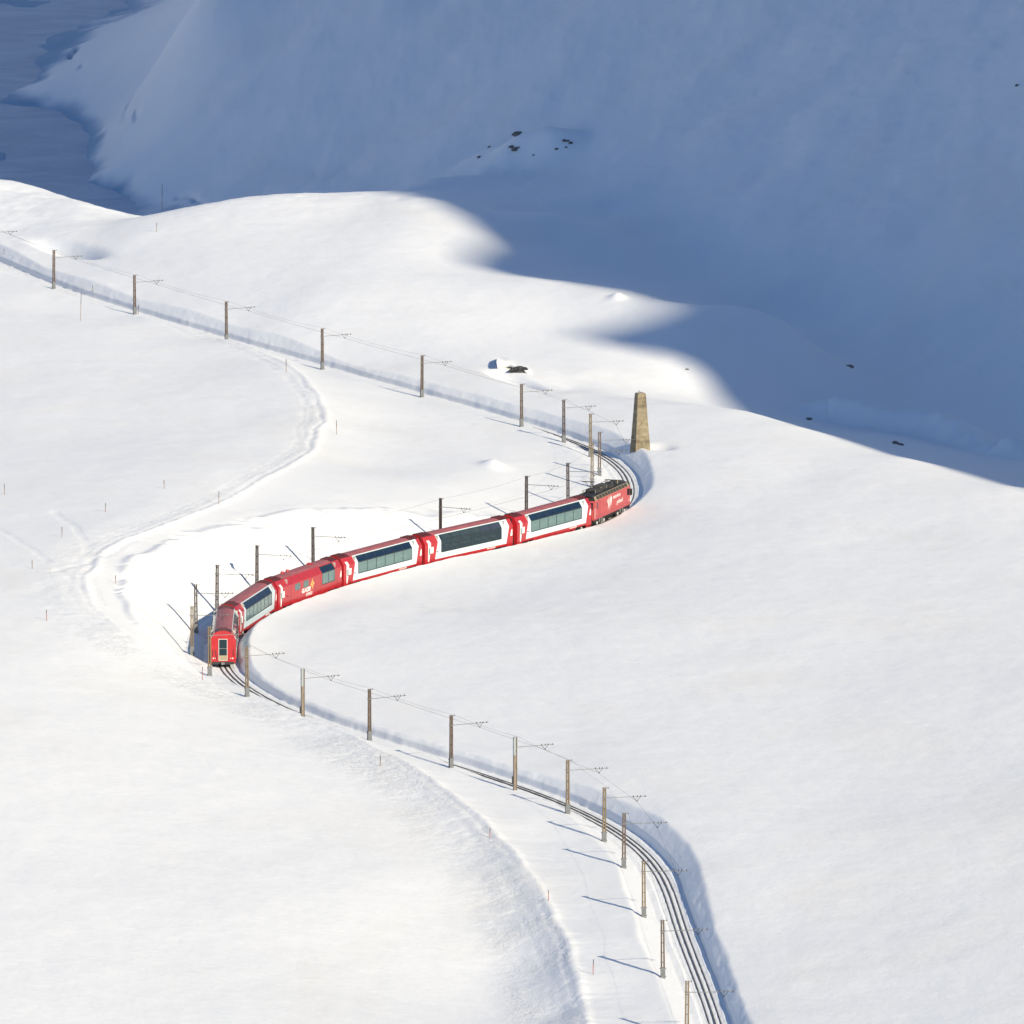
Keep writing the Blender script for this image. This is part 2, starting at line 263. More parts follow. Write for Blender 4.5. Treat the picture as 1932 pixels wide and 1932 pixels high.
    6.63), (-42.02, 1088.64, 5.83), (-36.87, 1078.12, 4.34), (-30.32, 1070.84, 2.6), (-24.36, 1063.4, 1.67), (-18.91, 1050.79, 1.3), (-13.58, 1037.78, 1), (-8.34, 1020.87, 0.5), (-3.23, 995.07,
    -0.1), (0.43, 970.68, -0.7), (2.97, 941.9, -1.2), (4.26, 918.7, -1.6), (-40.22, 1105.68, 5.95), (-37.65, 1093.48, 5.08), (-34.54, 1088.28, 3.72), (-31.75, 1084.13, 2.48), (-29.01, 1081.11,
    1.61), (-26.48, 1077.53, 1), (-20.66, 1063.7, 1.2), (-13.89, 1049.81, 1.2), (-5.86, 1035.01, 1.1), (0.3, 1023.92, 0.8), (5.22, 1010.17, 0.8), (8.53, 995.9, 0.8), (10.2, 981.47, 0.8), (11.71,
    954.32, 0.8), (13.04, 927.35, 0.8), (14.69, 901.83, 0.8), (-30.63, 1091.55, 1.2), (-52.15, 1099.54, 6.88), (-49.94, 1051.85, 6.26), (-47.35, 996.02, 5.21), (-45, 945.22, 4.34), (-42.48,
    890.79, 3.72), (-38.78, 1029.35, 4.71), (-32.11, 978.83, 3.22), (-29.48, 896.65, 2.6), (-23.24, 1013.27, 2.29), (-17.32, 960.13, 1.67), (-11.9, 906.11, 0.8), (-10.4, 977.56, 1), (-5.41,
    945.8, -0.5), (-2.98, 915.55, -1), (-0.28, 938.45, -1.5), (-55.99, 1049.12, 6.69), (-47.61, 888.18, 4.21), (-3.1, 1034.35, 0.9), (-1.31, 1021.52, 0.9), (0.94, 1004.01, 0.85), (3.56, 976.49,
    0.7), (5.55, 945.51, 0.5), (6.12, 926.3, 0.3), (6.37, 908.39, 0), (8.75, 965.01, 0.8), (10.37, 938.73, 0.8), (6.48, 981.47, 0.8)])
ROAD = np.array([(-73, 1455.1), (-72.2, 1452), (-71.5, 1449.1), (-70.8, 1446.2), (-70, 1443.1), (-69, 1439.9), (-67.8, 1436.5), (-66.3, 1432.8), (-64.5, 1428.8), (-62.5, 1424.8), (-60.4, 1420.5), (-58.3,
    1416.2), (-56.3, 1411.7), (-54.4, 1406.9), (-52.5, 1401.9), (-50.5, 1396.8), (-48.6, 1391.6), (-46.8, 1386.6), (-45, 1381.7), (-43.3, 1377.2), (-41.7, 1372.8), (-40.1, 1368.5), (-38.5,
    1364.2), (-37, 1359.8), (-35.5, 1355.2), (-34.1, 1350.5), (-32.7, 1345.7), (-31.3, 1340.9), (-29.9, 1335.9), (-28.7, 1330.7), (-27.6, 1325.4), (-26.7, 1319.7), (-25.8, 1313.6), (-25.1,
    1307.4), (-24.4, 1301.2), (-23.9, 1295.3), (-23.4, 1289.9), (-23, 1285.2), (-22.7, 1281.1), (-22.4, 1277.2), (-22.3, 1273.3), (-22.3, 1269.1), (-22.3, 1264.3), (-22.4, 1258.8), (-22.6,
    1252.7), (-22.9, 1246.3), (-23.2, 1239.9), (-23.6, 1233.7), (-24.1, 1228), (-24.7, 1222.7), (-25.4, 1217.7), (-26.2, 1212.9), (-27, 1208.4), (-27.8, 1204.1), (-28.6, 1200.1), (-29.3,
    1196.6), (-30, 1193.5), (-30.7, 1190.7), (-31.3, 1188), (-32.1, 1185.3), (-32.8, 1182.4), (-33.6, 1179.3), (-34.5, 1176), (-35.4, 1172.7), (-36.3, 1169.4), (-37.2, 1166.3), (-38, 1163.5),
    (-38.7, 1161), (-39.4, 1158.8), (-40.1, 1156.7), (-40.7, 1154.7), (-41.3, 1152.6), (-41.8, 1150.3), (-42.3, 1147.9), (-42.8, 1145.5), (-43.2, 1143.1), (-43.5, 1140.5), (-43.8, 1137.9),
    (-44.1, 1135.1), (-44.2, 1132.2), (-44.3, 1129.2), (-44.4, 1126), (-44.4, 1122.8), (-44.3, 1119.7), (-44.2, 1116.6), (-44, 1113.6), (-43.7, 1110.6), (-43.4, 1107.6), (-43, 1104.7), (-42.6,
    1102), (-42.2, 1099.5), (-41.7, 1097.1), (-41.2, 1094.9), (-40.6, 1092.8), (-40, 1090.8), (-39.4, 1089), (-38.8, 1087.4), (-38.1, 1086), (-37.4, 1084.8), (-36.6, 1083.7), (-35.9, 1082.7),
    (-35.1, 1081.8), (-34.3, 1080.7), (-33.5, 1079.6), (-32.7, 1078.5), (-31.9, 1077.4), (-31, 1076.3), (-30.2, 1075.2), (-29.3, 1074), (-28.5, 1072.7), (-27.7, 1071.5), (-26.9, 1070.3), (-26.1,
    1068.9), (-25.3, 1067.5), (-24.4, 1066), (-23.5, 1064.4), (-22.6, 1062.7), (-21.7, 1060.9), (-20.8, 1059.1), (-19.9, 1057.2), (-19, 1055.2), (-18.1, 1053.3), (-17.2, 1051.3), (-16.3,
    1049.2), (-15.4, 1047.1), (-14.5, 1045), (-13.6, 1042.7), (-12.8, 1040.4), (-11.8, 1038), (-10.9, 1035.5), (-10.1, 1033), (-9.2, 1030.4), (-8.4, 1027.8), (-7.6, 1025.1), (-6.9, 1022.2),
    (-6.2, 1019.4), (-5.5, 1016.5), (-4.9, 1013.7), (-4.3, 1011), (-3.7, 1008.4), (-3.2, 1006), (-2.7, 1003.7), (-2.2, 1001.3), (-1.7, 998.9), (-1.3, 996.2), (-0.8, 993.4), (-0.4, 990.5), (-0,
    987.5), (0.4, 984.3), (0.8, 981.2), (1.2, 977.9), (1.6, 974.6), (2, 971.1), (2.4, 967.6), (2.8, 964), (3.2, 960.6), (3.5, 957.2), (3.8, 954), (4.1, 951), (4.4, 947.9), (4.6, 944.9), (4.9,
    942), (5, 938.9), (5.2, 935.9), (5.3, 932.9), (5.4, 929.9), (5.5, 926.8), (5.6, 923.6), (5.6, 920.3), (5.7, 916.8), (5.8, 913.2), (5.8, 909.6), (5.9, 905.8), (5.9, 901.9), (5.9, 897.8), (6,
    893.7), (6, 889.4), (6, 885), (6, 880.5), (6, 876), (6, 871.6)])

def near_poly(P, X, Y):
    """signed distance (positive = right-hand side seen from the camera) and arc length to a polyline"""
    P = P.astype(np.float32)
    n = X.size
    dist = np.full(n, 1e3, np.float32); arc = np.zeros(n, np.float32)
    S = np.r_[0, np.cumsum(np.hypot(*np.diff(P, axis=0).T))].astype(np.float32)
    lo = P.min(0) - 45; hi = P.max(0) + 45
    idx = np.nonzero((X > lo[0]) & (X < hi[0]) & (Y > lo[1]) & (Y < hi[1]))[0]
    for c in range(0, idx.size, 40000):
        k = idx[c:c + 40000]
        x = X[k].astype(np.float32); y = Y[k].astype(np.float32)
        d2 = (x[:, None] - P[None, :, 0]) ** 2 + (y[:, None] - P[None, :, 1]) ** 2
        j = d2.argmin(1)
        best = np.full(k.size, 1e9, np.float32); ba = np.zeros(k.size, np.float32)
        for dj in (-1, 0):
            a = np.clip(j + dj, 0, len(P) - 2)
            ax, ay = P[a, 0], P[a, 1]; bx, by = P[a + 1, 0] - ax, P[a + 1, 1] - ay
            L2 = bx * bx + by * by
            t = np.clip(((x - ax) * bx + (y - ay) * by) / L2, 0, 1)
            ex = x - ax - t * bx; ey = y - ay - t * by
            dd = np.sqrt(ex * ex + ey * ey) * np.where(bx * ey - by * ex > 0, 1, -1)
            m = np.abs(dd) < np.abs(best)
            best = np.where(m, dd, best); ba = np.where(m, S[a] + t * np.sqrt(L2), ba)
        dist[k] = best; arc[k] = ba
    return dist, arc

# thin-plate surface through the surveyed heights
SY = 2.4
_q = np.c_[CTRL[:, 0], CTRL[:, 1] / SY]
def _tps(r2):
    return np.where(r2 > 1e-9, r2 * np.log(r2 + 1e-12), 0.0)
_K = _tps(((_q[:, None] - _q[None]) ** 2).sum(-1)) + np.eye(len(_q)) * 25.0
_Pm = np.c_[np.ones(len(_q)), _q]
_A = np.block([[_K, _Pm], [_Pm.T, np.zeros((3, 3))]])
_w = np.linalg.solve(_A, np.r_[CTRL[:, 2], 0, 0, 0])
def surface(X, Y):
    x = np.clip(X, -100, 82); y = np.clip(Y, 885, 1990) / SY
    out = np.empty(x.size)
    for c in range(0, x.size, 60000):
        a = x[c:c + 60000, None]; b = y[c:c + 60000, None]
        r2 = ((a - _q[None, :, 0]) ** 2 + (b - _q[None, :, 1]) ** 2).astype(np.float32)
        np.maximum(r2, 1e-6, out=r2)
        out[c:c + 60000] = (r2 * np.log(r2)) @ _w[:-3].astype(np.float32) + _w[-3] + _w[-2] * a[:, 0] + _w[-1] * b[:, 0]
    return out

S_TRAIN0 = 427.16            # arc length of the train's rear end
# cutting: per arc length  (s, right wall steepness, left bench height, left bank steepness)
def bump2(X, Y, cx, cy, rx, ry, h, rot=0.0, p=1.0):
    c, s = math.cos(rot), math.sin(rot)
    dx = X - cx; dy = Y - cy
    a = (dx * c + dy * s) / rx; b = (-dx * s + dy * c) / ry
    return h * np.exp(-(a * a + b * b) ** p)

BUMPS = [  # x, y, rx, ry, h, rot
    (7.05, 1458.21, 8.0, 9.0, 3.2, 0.2),
    (15.12, 1446.03, 4.0, 8.0, 1.2, 0.0),
    (31.07, 1368.54, 8.5, 7.0, 2.3, -0.3),
    (35.55, 1360.54, 8.0, 6.0, 1.4, -0.4),
    (1.41, 1521.18, 5.0, 4.0, 3.6, 0.0),
    (6.07, 1517.48, 3.4, 4.0, 2.4, 0.0),
    (-4.02, 1526.21, 4.2, 4.0, 1.5, 0.0),
    (-10.01, 1507.66, 8.0, 9.0, 1.6, 0.3),
    (-2.19, 1241.39, 1.3, 3.5, 0.8, 0.0),
    (13.39, 1376.12, 1.0, 2.0, 0.7, 0.0),
]
SCOOPS = [
    (-59.45, 1451.85, 1.9, 10.0, 2.3, 0.43),
    (0.39, 1320.87, 1.5, 6.0, 2.2, 0.43),
    (17.07, 1257.95, 1.4, 2.6, 0.6, 0.43),
]
TRACES = [np.array([-57.56, 1166.62, -54.87, 1157.96, -50.73, 1141.31, -47.39, 1127.99, -44.70, 1115.97, -41.95, 1100.79, -38.24, 1087.25]).reshape(-1, 2),
          np.array([-49.90, 1175.17, -47.05, 1161.24, -45.00, 1145.18, -44.01, 1123.71, -42.20, 1107.66]).reshape(-1, 2),
          np.array([-48.34, 1124.24, -45.32, 1131.77, -42.87, 1140.54, -40.50, 1152.98]).reshape(-1, 2)]
CRACKS = [np.array([-58.68, 1680.28, -57.48, 1674.00, -58.96, 1664.85, -59.49, 1656.71, -56.18, 1635.34]).reshape(-1, 2), np.array([-71.00, 1789.63, -71.48, 1781.96, -71.89, 1772.63]).reshape(-1, 2),
          np.array([-67.98, 1747.54, -69.29, 1741.66]).reshape(-1, 2), np.array([-49.32, 1575.65, -45.77, 1567.43, -44.33, 1559.70, -42.81, 1559.81]).reshape(-1, 2)]
DRIFT = np.array([34.69, 1326.66, 38.68, 1329.68, 43.81, 1327.28, 50.80, 1322.95, 55.55, 1312.40, 61.55, 1300.22, 68.35, 1286.42]).reshape(-1, 2)
# height of the near rim of the ploughed cutting by arc length
# steepness of the bank behind the train by arc length from its rear end
BANK = np.array([(-300, 0.5), (-170, 0.4), (-143, 0.12), (-112, 0.17), (-95, 0.22), (-83, 0.26), (-75, 0.275), (-65, 0.31), (-50, 0.37), (-33, 0.46), (-22, 0.55), (-7, 0.68), (5, 0.70), (12, 0.70), (18, 0.62), (300, 0.6)])
RIM = np.array([(0, 1.3), (107.2, 1.1), (168, 0.95), (224, 0.9), (243.2, 0.75), (257.6, 0.35), (287.99, 0.3), (327.16, 0.4), (422.16, 0.4), (433.56, 0.35), (449.56, 1), (486.36, 1.1), (503.96, 0.45), (515.16, 0.6), (526.36, 0.6), (539.15, 0.25), (564.75, 0.18), (670.35, 0.18)])
def trail_band(rd, rs):
    wide = 1.0 + 1.5 * sstep(260, 420, rs)
    return sstep(-3.6 * wide, -1.6 * wide, rd) * (1 - sstep(-0.2, 0.8, rd))
def height(X, Y):
    X = np.asarray(X, float).ravel(); Y = np.asarray(Y, float).ravel()
    z = surface(X, Y)
    z = z + 0.5 * np.maximum(0, X - 82) * sstep(1340, 1460, Y)
    # mounds in the shaded valley side
    for b in BUMPS:
        z = z + bump2(X, Y, *b)
    # wind-drifted relief
    z = z + 0.16 * fbm(X / 23, Y / 41, 2) + 0.035 * fbm(X / 4.6 + 5, Y / 9 + 3, 3) + 0.022 * fbm((X + 0.5 * Y) / 1.5, (Y - 0.5 * X) / 4.2 + 3, 2)
    far = np.maximum(sstep(1430, 1500, Y), sstep(1332, 1362, Y) * sstep(20, 30, X))
    z = z + far * (0.75 * fbm(X / 27 + 9, Y / 33, 3) + 0.13 * fbm(X / 6 + 1, Y / 8, 3) + 0.055 * fbm((X + 0.4 * Y) / 1.6, (Y - 0.4 * X) / 3.0, 3))
    # wind drift along the far side of the gully
    gd, gs = near_poly(DRIFT, X, Y)
    z = z + 2.6 * np.exp(-(np.where(gd > 0, gd / 5.0, gd / 1.3)) ** 2) * (0.75 + 0.5 * vnoise(gs / 5.0, gs * 0 + 2) + 0.2 * vnoise(gs / 1.5, gs * 0)) * sstep(0, 8, gs)
    # winter trail: trodden band with a lip on its right edge
    rd, rs = near_poly(ROAD, X, Y)
    e = rd + 0.35 * vnoise(rs / 9.0, rs * 0 + 3.3) + 0.10 * vnoise(rs / 1.1, rs * 0 + 1.3)
    near = np.abs(rd) < 12
    band = trail_band(rd, rs)
    z = z + band * (0.03 * fbm(X / 0.7, Y / 1.4, 2) + 0.02 * fbm(X / 2.1 + 40, Y / 4.2, 2) - 0.08)
    berm = 0.55 + 0.55 * sstep(330, 430, rs)
    z = z + berm * np.where(e < 0, np.exp(np.minimum(e, 0) / 5.5), np.exp(-np.maximum(e, 0) / 2.4)) * (np.abs(rd) < 30)
    z = z + 0.13 * np.exp(-((e - 0.40) / 0.33) ** 2) * near
    for off, dep, wid in ((-0.25, 0.15, 0.22), (-1.5, 0.06, 0.2), (-2.1, 0.06, 0.2)):
        tr = e - off + 0.35 * vnoise(rs / 9 + off, rs * 0 + off)
        z = z - dep * np.exp(-(tr / wid) ** 2) * near * (0.8 + 0.4 * vnoise(rs / 0.8, rs * 0 + 8))
    for tr in TRACES:
        td, tsx = near_poly(tr, X, Y)
        for off in (-0.22, 0.22):
            z = z - 0.13 * np.exp(-((td - off + 0.15 * vnoise(tsx / 2, tsx * 0)) / 0.17) ** 2) * (0.8 + 0.4 * vnoise(tsx / 0.7, tsx * 0))
    for cr in CRACKS:
        td, tsx = near_poly(cr, X, Y)
        z = z - 1.0 * np.exp(-((td + 0.5 * vnoise(tsx / 3, tsx * 0)) / 0.5) ** 2) * sstep(0, 4, tsx) * (0.7 + 0.5 * vnoise(tsx / 2.5, tsx * 0 + 4))
    # railway cutting
    d, s = near_poly(TRACK, X, Y)
    rag = 0.10 * fbm(X / 4.0 + 3, Y / 9.0, 2) + 0.028 * fbm(X / 0.9 + 3, Y / 2.0 + 7, 2)
    ad = np.abs(d)
    dr = d + rag
    wr = np.where(dr < 1.42, 0.02, np.where(dr < 1.66, (dr - 1.42) * 3.0, 0.72 + (dr - 1.66) * 0.86))
    tb = s - S_TRAIN0
    hb = np.interp(s, RIM[:, 0], RIM[:, 1])
    gully = np.clip(1 - np.abs(vnoise(s / 1.5 + 0.3 * vnoise(s / 3, d / 2.5), d / 26 + 2)) * 3.4, 0, 1) ** 1.5 * sstep(-0.25, 0.3, vnoise(s / 4.1, d / 9 + 5))
    dl = -d + rag
    step = np.minimum(np.maximum(dl - 1.18, 0) * 2.0, hb)
    bench = np.minimum(step + np.maximum(dl - 1.9, 0) * 0.32, np.maximum(hb, 0.95))
    bank = sstep(3.6, 4.4, dl) * (dl - 3.9 + 0.5 * vnoise(s / 5.0, d * 0 + 6) * sstep(5, 9, dl)) * np.interp(tb, BANK[:, 0], BANK[:, 1]) * 1.28
    wl = np.where(dl < 1.18, 0.02, bench) + np.maximum(bank, 0)
    cut = np.where(d > 0, wr, wl)
    zz = smin(z, cut, 0.16)
    zz = np.where(ad < 40, zz, z)
    face = sstep(0.45, 0.8, cut / np.maximum(z, 0.5)) * (1 - sstep(1.0, 1.12, cut / np.maximum(z, 0.5))) * (d < -5) * sstep(-110, -95, tb) * (1 - sstep(8, 20, tb))
    zz = zz - 0.85 * gully * face
    ratio = cut / np.maximum(z, 0.5)
    behind = sstep(1.01, 1.10, ratio) * (1 - sstep(1.18, 1.75, ratio)) * (d < -5) * sstep(-125, -100, tb) * (1 - sstep(0, 14, tb))
    zz = zz - 0.42 * behind
    zz = np.where(ad < 2.2, zz + 0.02 * fbm(X / 0.5, Y / 1.5, 2), zz)
    # flange ways and plough furrows along the track floor
    for off, dep, wid in ((-0.5, 0.05, 0.09), (0.5, 0.05, 0.09), (0.0, 0.04, 0.12), (0.95, -0.07, 0.10), (1.25, -0.06, 0.10)):
        zz = zz - dep * np.exp(-((d - off) / wid) ** 2) * (ad < 2.2)
    # scoops
    for cx, cy, rx, ry, dep, rot in SCOOPS:
        zz = zz - bump2(X, Y, cx, cy, rx, ry, dep, rot, 1.6)
    # slope that climbs to the viewpoint, and the heights beyond the valley
    ramp = np.interp(Y, [-900, -300, 0, 120, 260, 420, 620, 800], [420, 260, 171, 118, 66, 26, 4, 0])
    k = sstep(880, 700, Y)
    zz = zz * (1 - k) + ramp * k
    zz = zz + np.maximum(0, Y - 2050) * 0.38 + np.maximum(0, np.abs(X + 10) - 130) * 0.12 * sstep(700, 1000, Y)
    return zz

def grid_mesh(name, X, Y, Z, material):
    nr, nc = X.shape
    me = bpy.data.meshes.new(name)
    co = np.stack([X, Y, Z], -1).reshape(-1, 3).astype(np.float32)
    me.vertices.add(nr * nc)
    me.vertices.foreach_set('co', co.ravel())
    i = np.arange(nr * nc).reshape(nr, nc)
    q = np.stack([i[:-1, :-1], i[:-1, 1:], i[1:, 1:], i[1:, :-1]], -1).reshape(-1, 4).astype(np.int32)
    me.loops.add(q.size)
    me.loops.foreach_set('vertex_index', q.ravel())
    me.polygons.add(len(q))
    me.polygons.foreach_set('loop_start', np.arange(0, q.size, 4, dtype=np.int32))
    me.polygons.foreach_set('loop_total', np.full(len(q), 4, np.int32))
    me.update(calc_edges=True)
    me.polygons.foreach_set('use_smooth', np.ones(len(q), bool))
    me.materials.append(material)
    return link(bpy.data.objects.new(name, me))

def growing(a, b, first, factor):
    out = [a]; st = first
    while out[-1] < b:
        out.append(out[-1] + st); st *= factor
    return out
_near = list(np.arange(-900, 700, 40.0)) + list(np.arange(700, 886, 4.0))
_dense = list(np.arange(886, 1500, 0.6))
_far = growing(1500, 2150, 0.65, 1.012)
_out = growing(_far[-1] + 12, 4200, 30, 1.12)
rows = np.array(_near + _dense + _far + _out)
_c = np.arange(-63, 63.01, 0.24)
_o = np.array(growing(63.4, 950, 0.6, 1.12))
cols = np.r_[-_o[::-1], _c, _o]
GX = cols[None, :] * np.maximum(rows, 500)[:, None] / 1200.0
GY = np.repeat(rows[:, None], len(cols), 1)
GZ = height(GX, GY).reshape(GX.shape)
# the railway cutting is laid in finer strips that follow the track; the coarse sheet is opened under it
_gd, _gs = near_poly(TRACK, GX.ravel(), GY.ravel())
_in = ((_gd > -19.8) & (_gd < 4.9) & (_gs > 3) & (_gs < TS[-1] - 3)).reshape(GX.shape)
_ds = np.r_[np.arange(-21.0, -4.2, 0.28), np.arange(-4.2, -2.5, 0.16), np.arange(-2.5, -1.0, 0.07), np.arange(-1.0, 1.3, 0.085), np.arange(1.3, 2.6, 0.06), np.arange(2.6, 4.4, 0.13), np.arange(4.4, 6.2, 0.25)]
_ss = np.arange(1.0, TS[-1] - 1, 0.42)
_px = np.interp(_ss, TS, TRACK[:, 0]); _py = np.interp(_ss, TS, TRACK[:, 1])
_tx = np.interp(_ss, TS, TT[:, 0]); _ty = np.interp(_ss, TS, TT[:, 1]); _tl = np.hypot(_tx, _ty)
SX = _px[:, None] - (_ty / _tl)[:, None] * _ds[None]; SYY = _py[:, None] + (_tx / _tl)[:, None] * _ds[None]
SZ = height(SX, SYY).reshape(SX.shape) - 0.05 * (sstep(5.3, 6.0, _ds) + sstep(-20.3, -20.8, _ds))[None]
def joined_grids(name, grids, material):
    """one mesh from several height sheets; a sheet may be opened where its mask is set"""
    co = []; qs = []; n = 0
    for X, Y, Z, hole in grids:
        i = np.arange(X.size).reshape(X.shape) + n
        q = np.stack([i[:-1, :-1], i[:-1, 1:], i[1:, 1:], i[1:, :-1]], -1)
        if hole is not None:
            h = hole[:-1, :-1] & hole[:-1, 1:] & hole[1:, 1:] & hole[1:, :-1]
            q = q[~h]
        qs.append(q.reshape(-1, 4)); co.append(np.stack([X, Y, Z], -1).reshape(-1, 3)); n += X.size
    co = np.concatenate(co).astype(np.float32); q = np.concatenate(qs).astype(np.int32)
    me = bpy.data.meshes.new(name)
    me.vertices.add(len(co)); me.vertices.foreach_set('co', co.ravel())
    me.loops.add(q.size); me.loops.foreach_set('vertex_index', q.ravel())
    me.polygons.add(len(q)); me.polygons.foreach_set('loop_start', np.arange(0, q.size, 4, dtype=np.int32)); me.polygons.foreach_set('loop_total', np.full(len(q), 4, np.int32))
    me.update(calc_edges=True)
    me.polygons.foreach_set('use_smooth', np.ones(len(q), bool))
    me.materials.append(material)
    return link(bpy.data.objects.new(name, me))
ground = tag(joined_grids('snow_ground', [(GX, GY, GZ, _in), (SX[:, ::-1], SYY[:, ::-1], SZ[:, ::-1], None)], SNOW), kind='structure')
AX = np.r_[GX.ravel(), SX[:, ::-1].ravel()]; AY = np.r_[GY.ravel(), SYY[:, ::-1].ravel()]
_rd, _rs = near_poly(ROAD, AX, AY)
_td = (trail_band(_rd, _rs) * (0.75 + 0.5 * sstep(340, 430, _rs)) * (0.45 + 0.55 * sstep(-0.4, 0.6, fbm(AX / 5, AY / 9, 2)))).astype(np.float32)
_at = ground.data.attributes.new('trodden', 'FLOAT', 'POINT')
_at.data.foreach_set('value', _td)
AZ = np.r_[GZ.ravel(), SZ[:, ::-1].ravel()]
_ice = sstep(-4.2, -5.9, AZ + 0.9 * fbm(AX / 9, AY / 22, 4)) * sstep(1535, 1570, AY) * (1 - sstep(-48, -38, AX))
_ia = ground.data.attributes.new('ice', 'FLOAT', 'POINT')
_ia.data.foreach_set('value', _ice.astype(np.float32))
def zat(x, y):
    return float(height(np.array([x]), np.array([y]))[0])

# the peak on the sunny side of the valley, out of frame, whose shadow lies over the far slope
SIL = [(250, 20), (330, 110), (430, 215), (472, 258), (531, 304), (580, 350), (605, 380), (625, 406), (635, 421), (641, 432), (646, 447), (651, 457), (655, 463), (660, 468),
       (663, 474), (661, 478), (657, 481.5), (657, 484.5), (668, 486.5), (674, 489), (677, 497), (676, 505), (673, 509), (677, 513), (687, 518), (690, 524), (693, 530), (695, 538), (698, 560),
       (702, 592), (716, 640), (760, 700), (830, 740), (950, 700), (1100, 560), (1250, 280), (1380, 20)]
def mountain_peak():
    sv = np.array(to_sun); eu = np.array([-SUN_Y, SUN_X, 0.0]); eu /= np.linalg.norm(eu)
    ev = np.cross(sv, eu); ev = ev if ev[2] > 0 else -ev
    hs = np.array([SUN_X, SUN_Y, 0.0]); hs /= np.linalg.norm(hs)
    sil = np.array(SIL, float)
    # ragged rock edge between outline points fitted to the shadow's border
    t = np.r_[0, np.cumsum(np.hypot(*np.diff(sil, axis=0).T))]
    uu = np.arange(0, t[-1], 2.0)
    a = np.c_[np.interp(uu, t, sil[:, 0]), np.interp(uu, t, sil[:, 1])]
    base = eu * a[:, :1] + ev * a[:, 1:] + sv * -330.0
    verts = []; offs = [-400, -250, -140, -70, -25, -6, 0, 6, 25, 70, 140, 250, 400]
    for o in offs:
        drop = max(abs(o) - 6, 0) * 1.25
        j = 8 * np.clip(abs(o) / 60, 0, 1) * fbm(uu / 45 + o, uu * 0 + o / 50, 3)
        p = base + hs * o + eu * (abs(o) * 0.06 + min(abs(o), 6) / 6.0 * 14.0)
        p = p - np.array([0, 0, 1.0]) * (drop + np.abs(j) + (o > 0) * 0.37 * 0)[:, None]
        verts.append(p)
    V = np.array(verts)
    V[:, :, 2] = np.maximum(V[:, :, 2], -40)
    o = grid_mesh('mountain_peak', V[:, :, 0], V[:, :, 1], V[:, :, 2], SNOWY_ROCK)
    tag(o, kind='structure')
SNOWY_ROCK = mat('snowy_rock', (0.5, 0.5, 0.5), 0.9, noise=0.6, nscale=0.03)
ROCK = mat('rock', (0.13, 0.12, 0.11), 0.85, noise=0.35, nscale=0.9, bump=0.08)
mountain_peak()

# ---------------------------------------------------------------- mesh builder
class MB:
    def __init__(self):
        self.v = []; self.f = []
    def poly(self, pts):
        n = len(self.v); self.v += [tuple(p) for p in pts]; self.f.append(tuple(range(n, n + len(pts)))); return self
    def hexa(self, c):            # 8 corners: bottom ring 0-3, top ring 4-7
        n = len(self.v); self.v += [tuple(p) for p in c]
        for q in ((3, 2, 1, 0), (4, 5, 6, 7), (0, 1, 5, 4), (1, 2, 6, 5), (2, 3, 7, 6), (3, 0, 4, 7)):
            self.f.append(tuple(n + i for i in q))
        return self
    def box(self, x0, x1, y0, y1, z0, z1, tx=0.0, ty=0.0):
        return self.hexa([(x0, y0, z0), (x1, y0, z0), (x1, y1, z0), (x0, y1, z0),
                          (x0 + tx, y0 + ty, z1), (x1 - tx, y0 + ty, z1), (x1 - tx, y1 - ty, z1), (x0 + tx, y1 - ty, z1)])
    def bar(self, a, b, r, n=6, r2=None):
        a = Vector(a); b = Vector(b); r2 = r if r2 is None else r2
        d = (b - a).normalized()
        u = d.orthogonal().normalized(); w = d.cross(u)
        k = len(self.v)
        for p, rr in ((a, r), (b, r2)):
            for i in range(n):
                t = 2 * math.pi * i / n
                self.v.append(tuple(p + u * rr * math.cos(t) + w * rr * math.sin(t)))
        for i in range(n):
            j = (i + 1) % n
            self.f.append((k + i, k + j, k + n + j, k + n + i))
        self.f.append(tuple(k + i for i in range(n))[::-1]); self.f.append(tuple(k + n + i for i in range(n)))
        return self
    def disc(self, c, axis, r, t, n=12):
        c = Vector(c); ax = Vector(axis).normalized()
        return self.bar(c - ax * t / 2, c + ax * t / 2, r, n)
    def sheet(self, rows):
        k = len(self.v); nc = len(rows[0])
        for r in rows: self.v += [tuple(p) for p in r]
        for i in range(len(rows) - 1):
            for j in range(nc - 1):
                a = k + i * nc + j
                self.f.append((a, a + 1, a + nc + 1, a + nc))
        return self
    def slab(self, pts, off):     # planar outline thickened along off
        n = len(self.v); m = len(pts); off = Vector(off)
        self.v += [tuple(p) for p in pts] + [tuple(Vector(p) + off) for p in pts]
        self.f.append(tuple(range(n, n + m))[::-1]); self.f.append(tuple(range(n + m, n + 2 * m)))
        for i in range(m):
            j = (i + 1) % m
            self.f.append((n + i, n + j, n + m + j, n + m + i))
        return self
    def mesh(self, name, material, smooth=False):
        me = bpy.data.meshes.new(name)
        me.from_pydata(self.v, [], self.f)
        me.validate(); me.update()
        bm = bmesh.new(); bm.from_mesh(me)
        bmesh.ops.recalc_face_normals(bm, faces=bm.faces); bm.to_mesh(me); bm.free()
        if smooth: me.polygons.foreach_set('use_smooth', [True] * len(me.polygons))
        me.materials.append(material)
        return me
    def obj(self, name, material, parent=None, smooth=False, label=None):
        o = link(bpy.data.objects.new(name, self.mesh(name, material, smooth)), parent)
        if label: o['label'] = label
        return o

def use(name, me, parent, label=None):
    o = link(bpy.data.objects.new(name, me), parent)
    if label: o['label'] = label
    return o

def thing(name, loc, label, cat, group=None, rz=0.0):
    e = bpy.data.objects.new(name, None)
    e.empty_display_size = 0.3
    e.location = loc; e.rotation_euler = (0, 0, rz)
    link(e)
    return tag(e, label, cat, group)

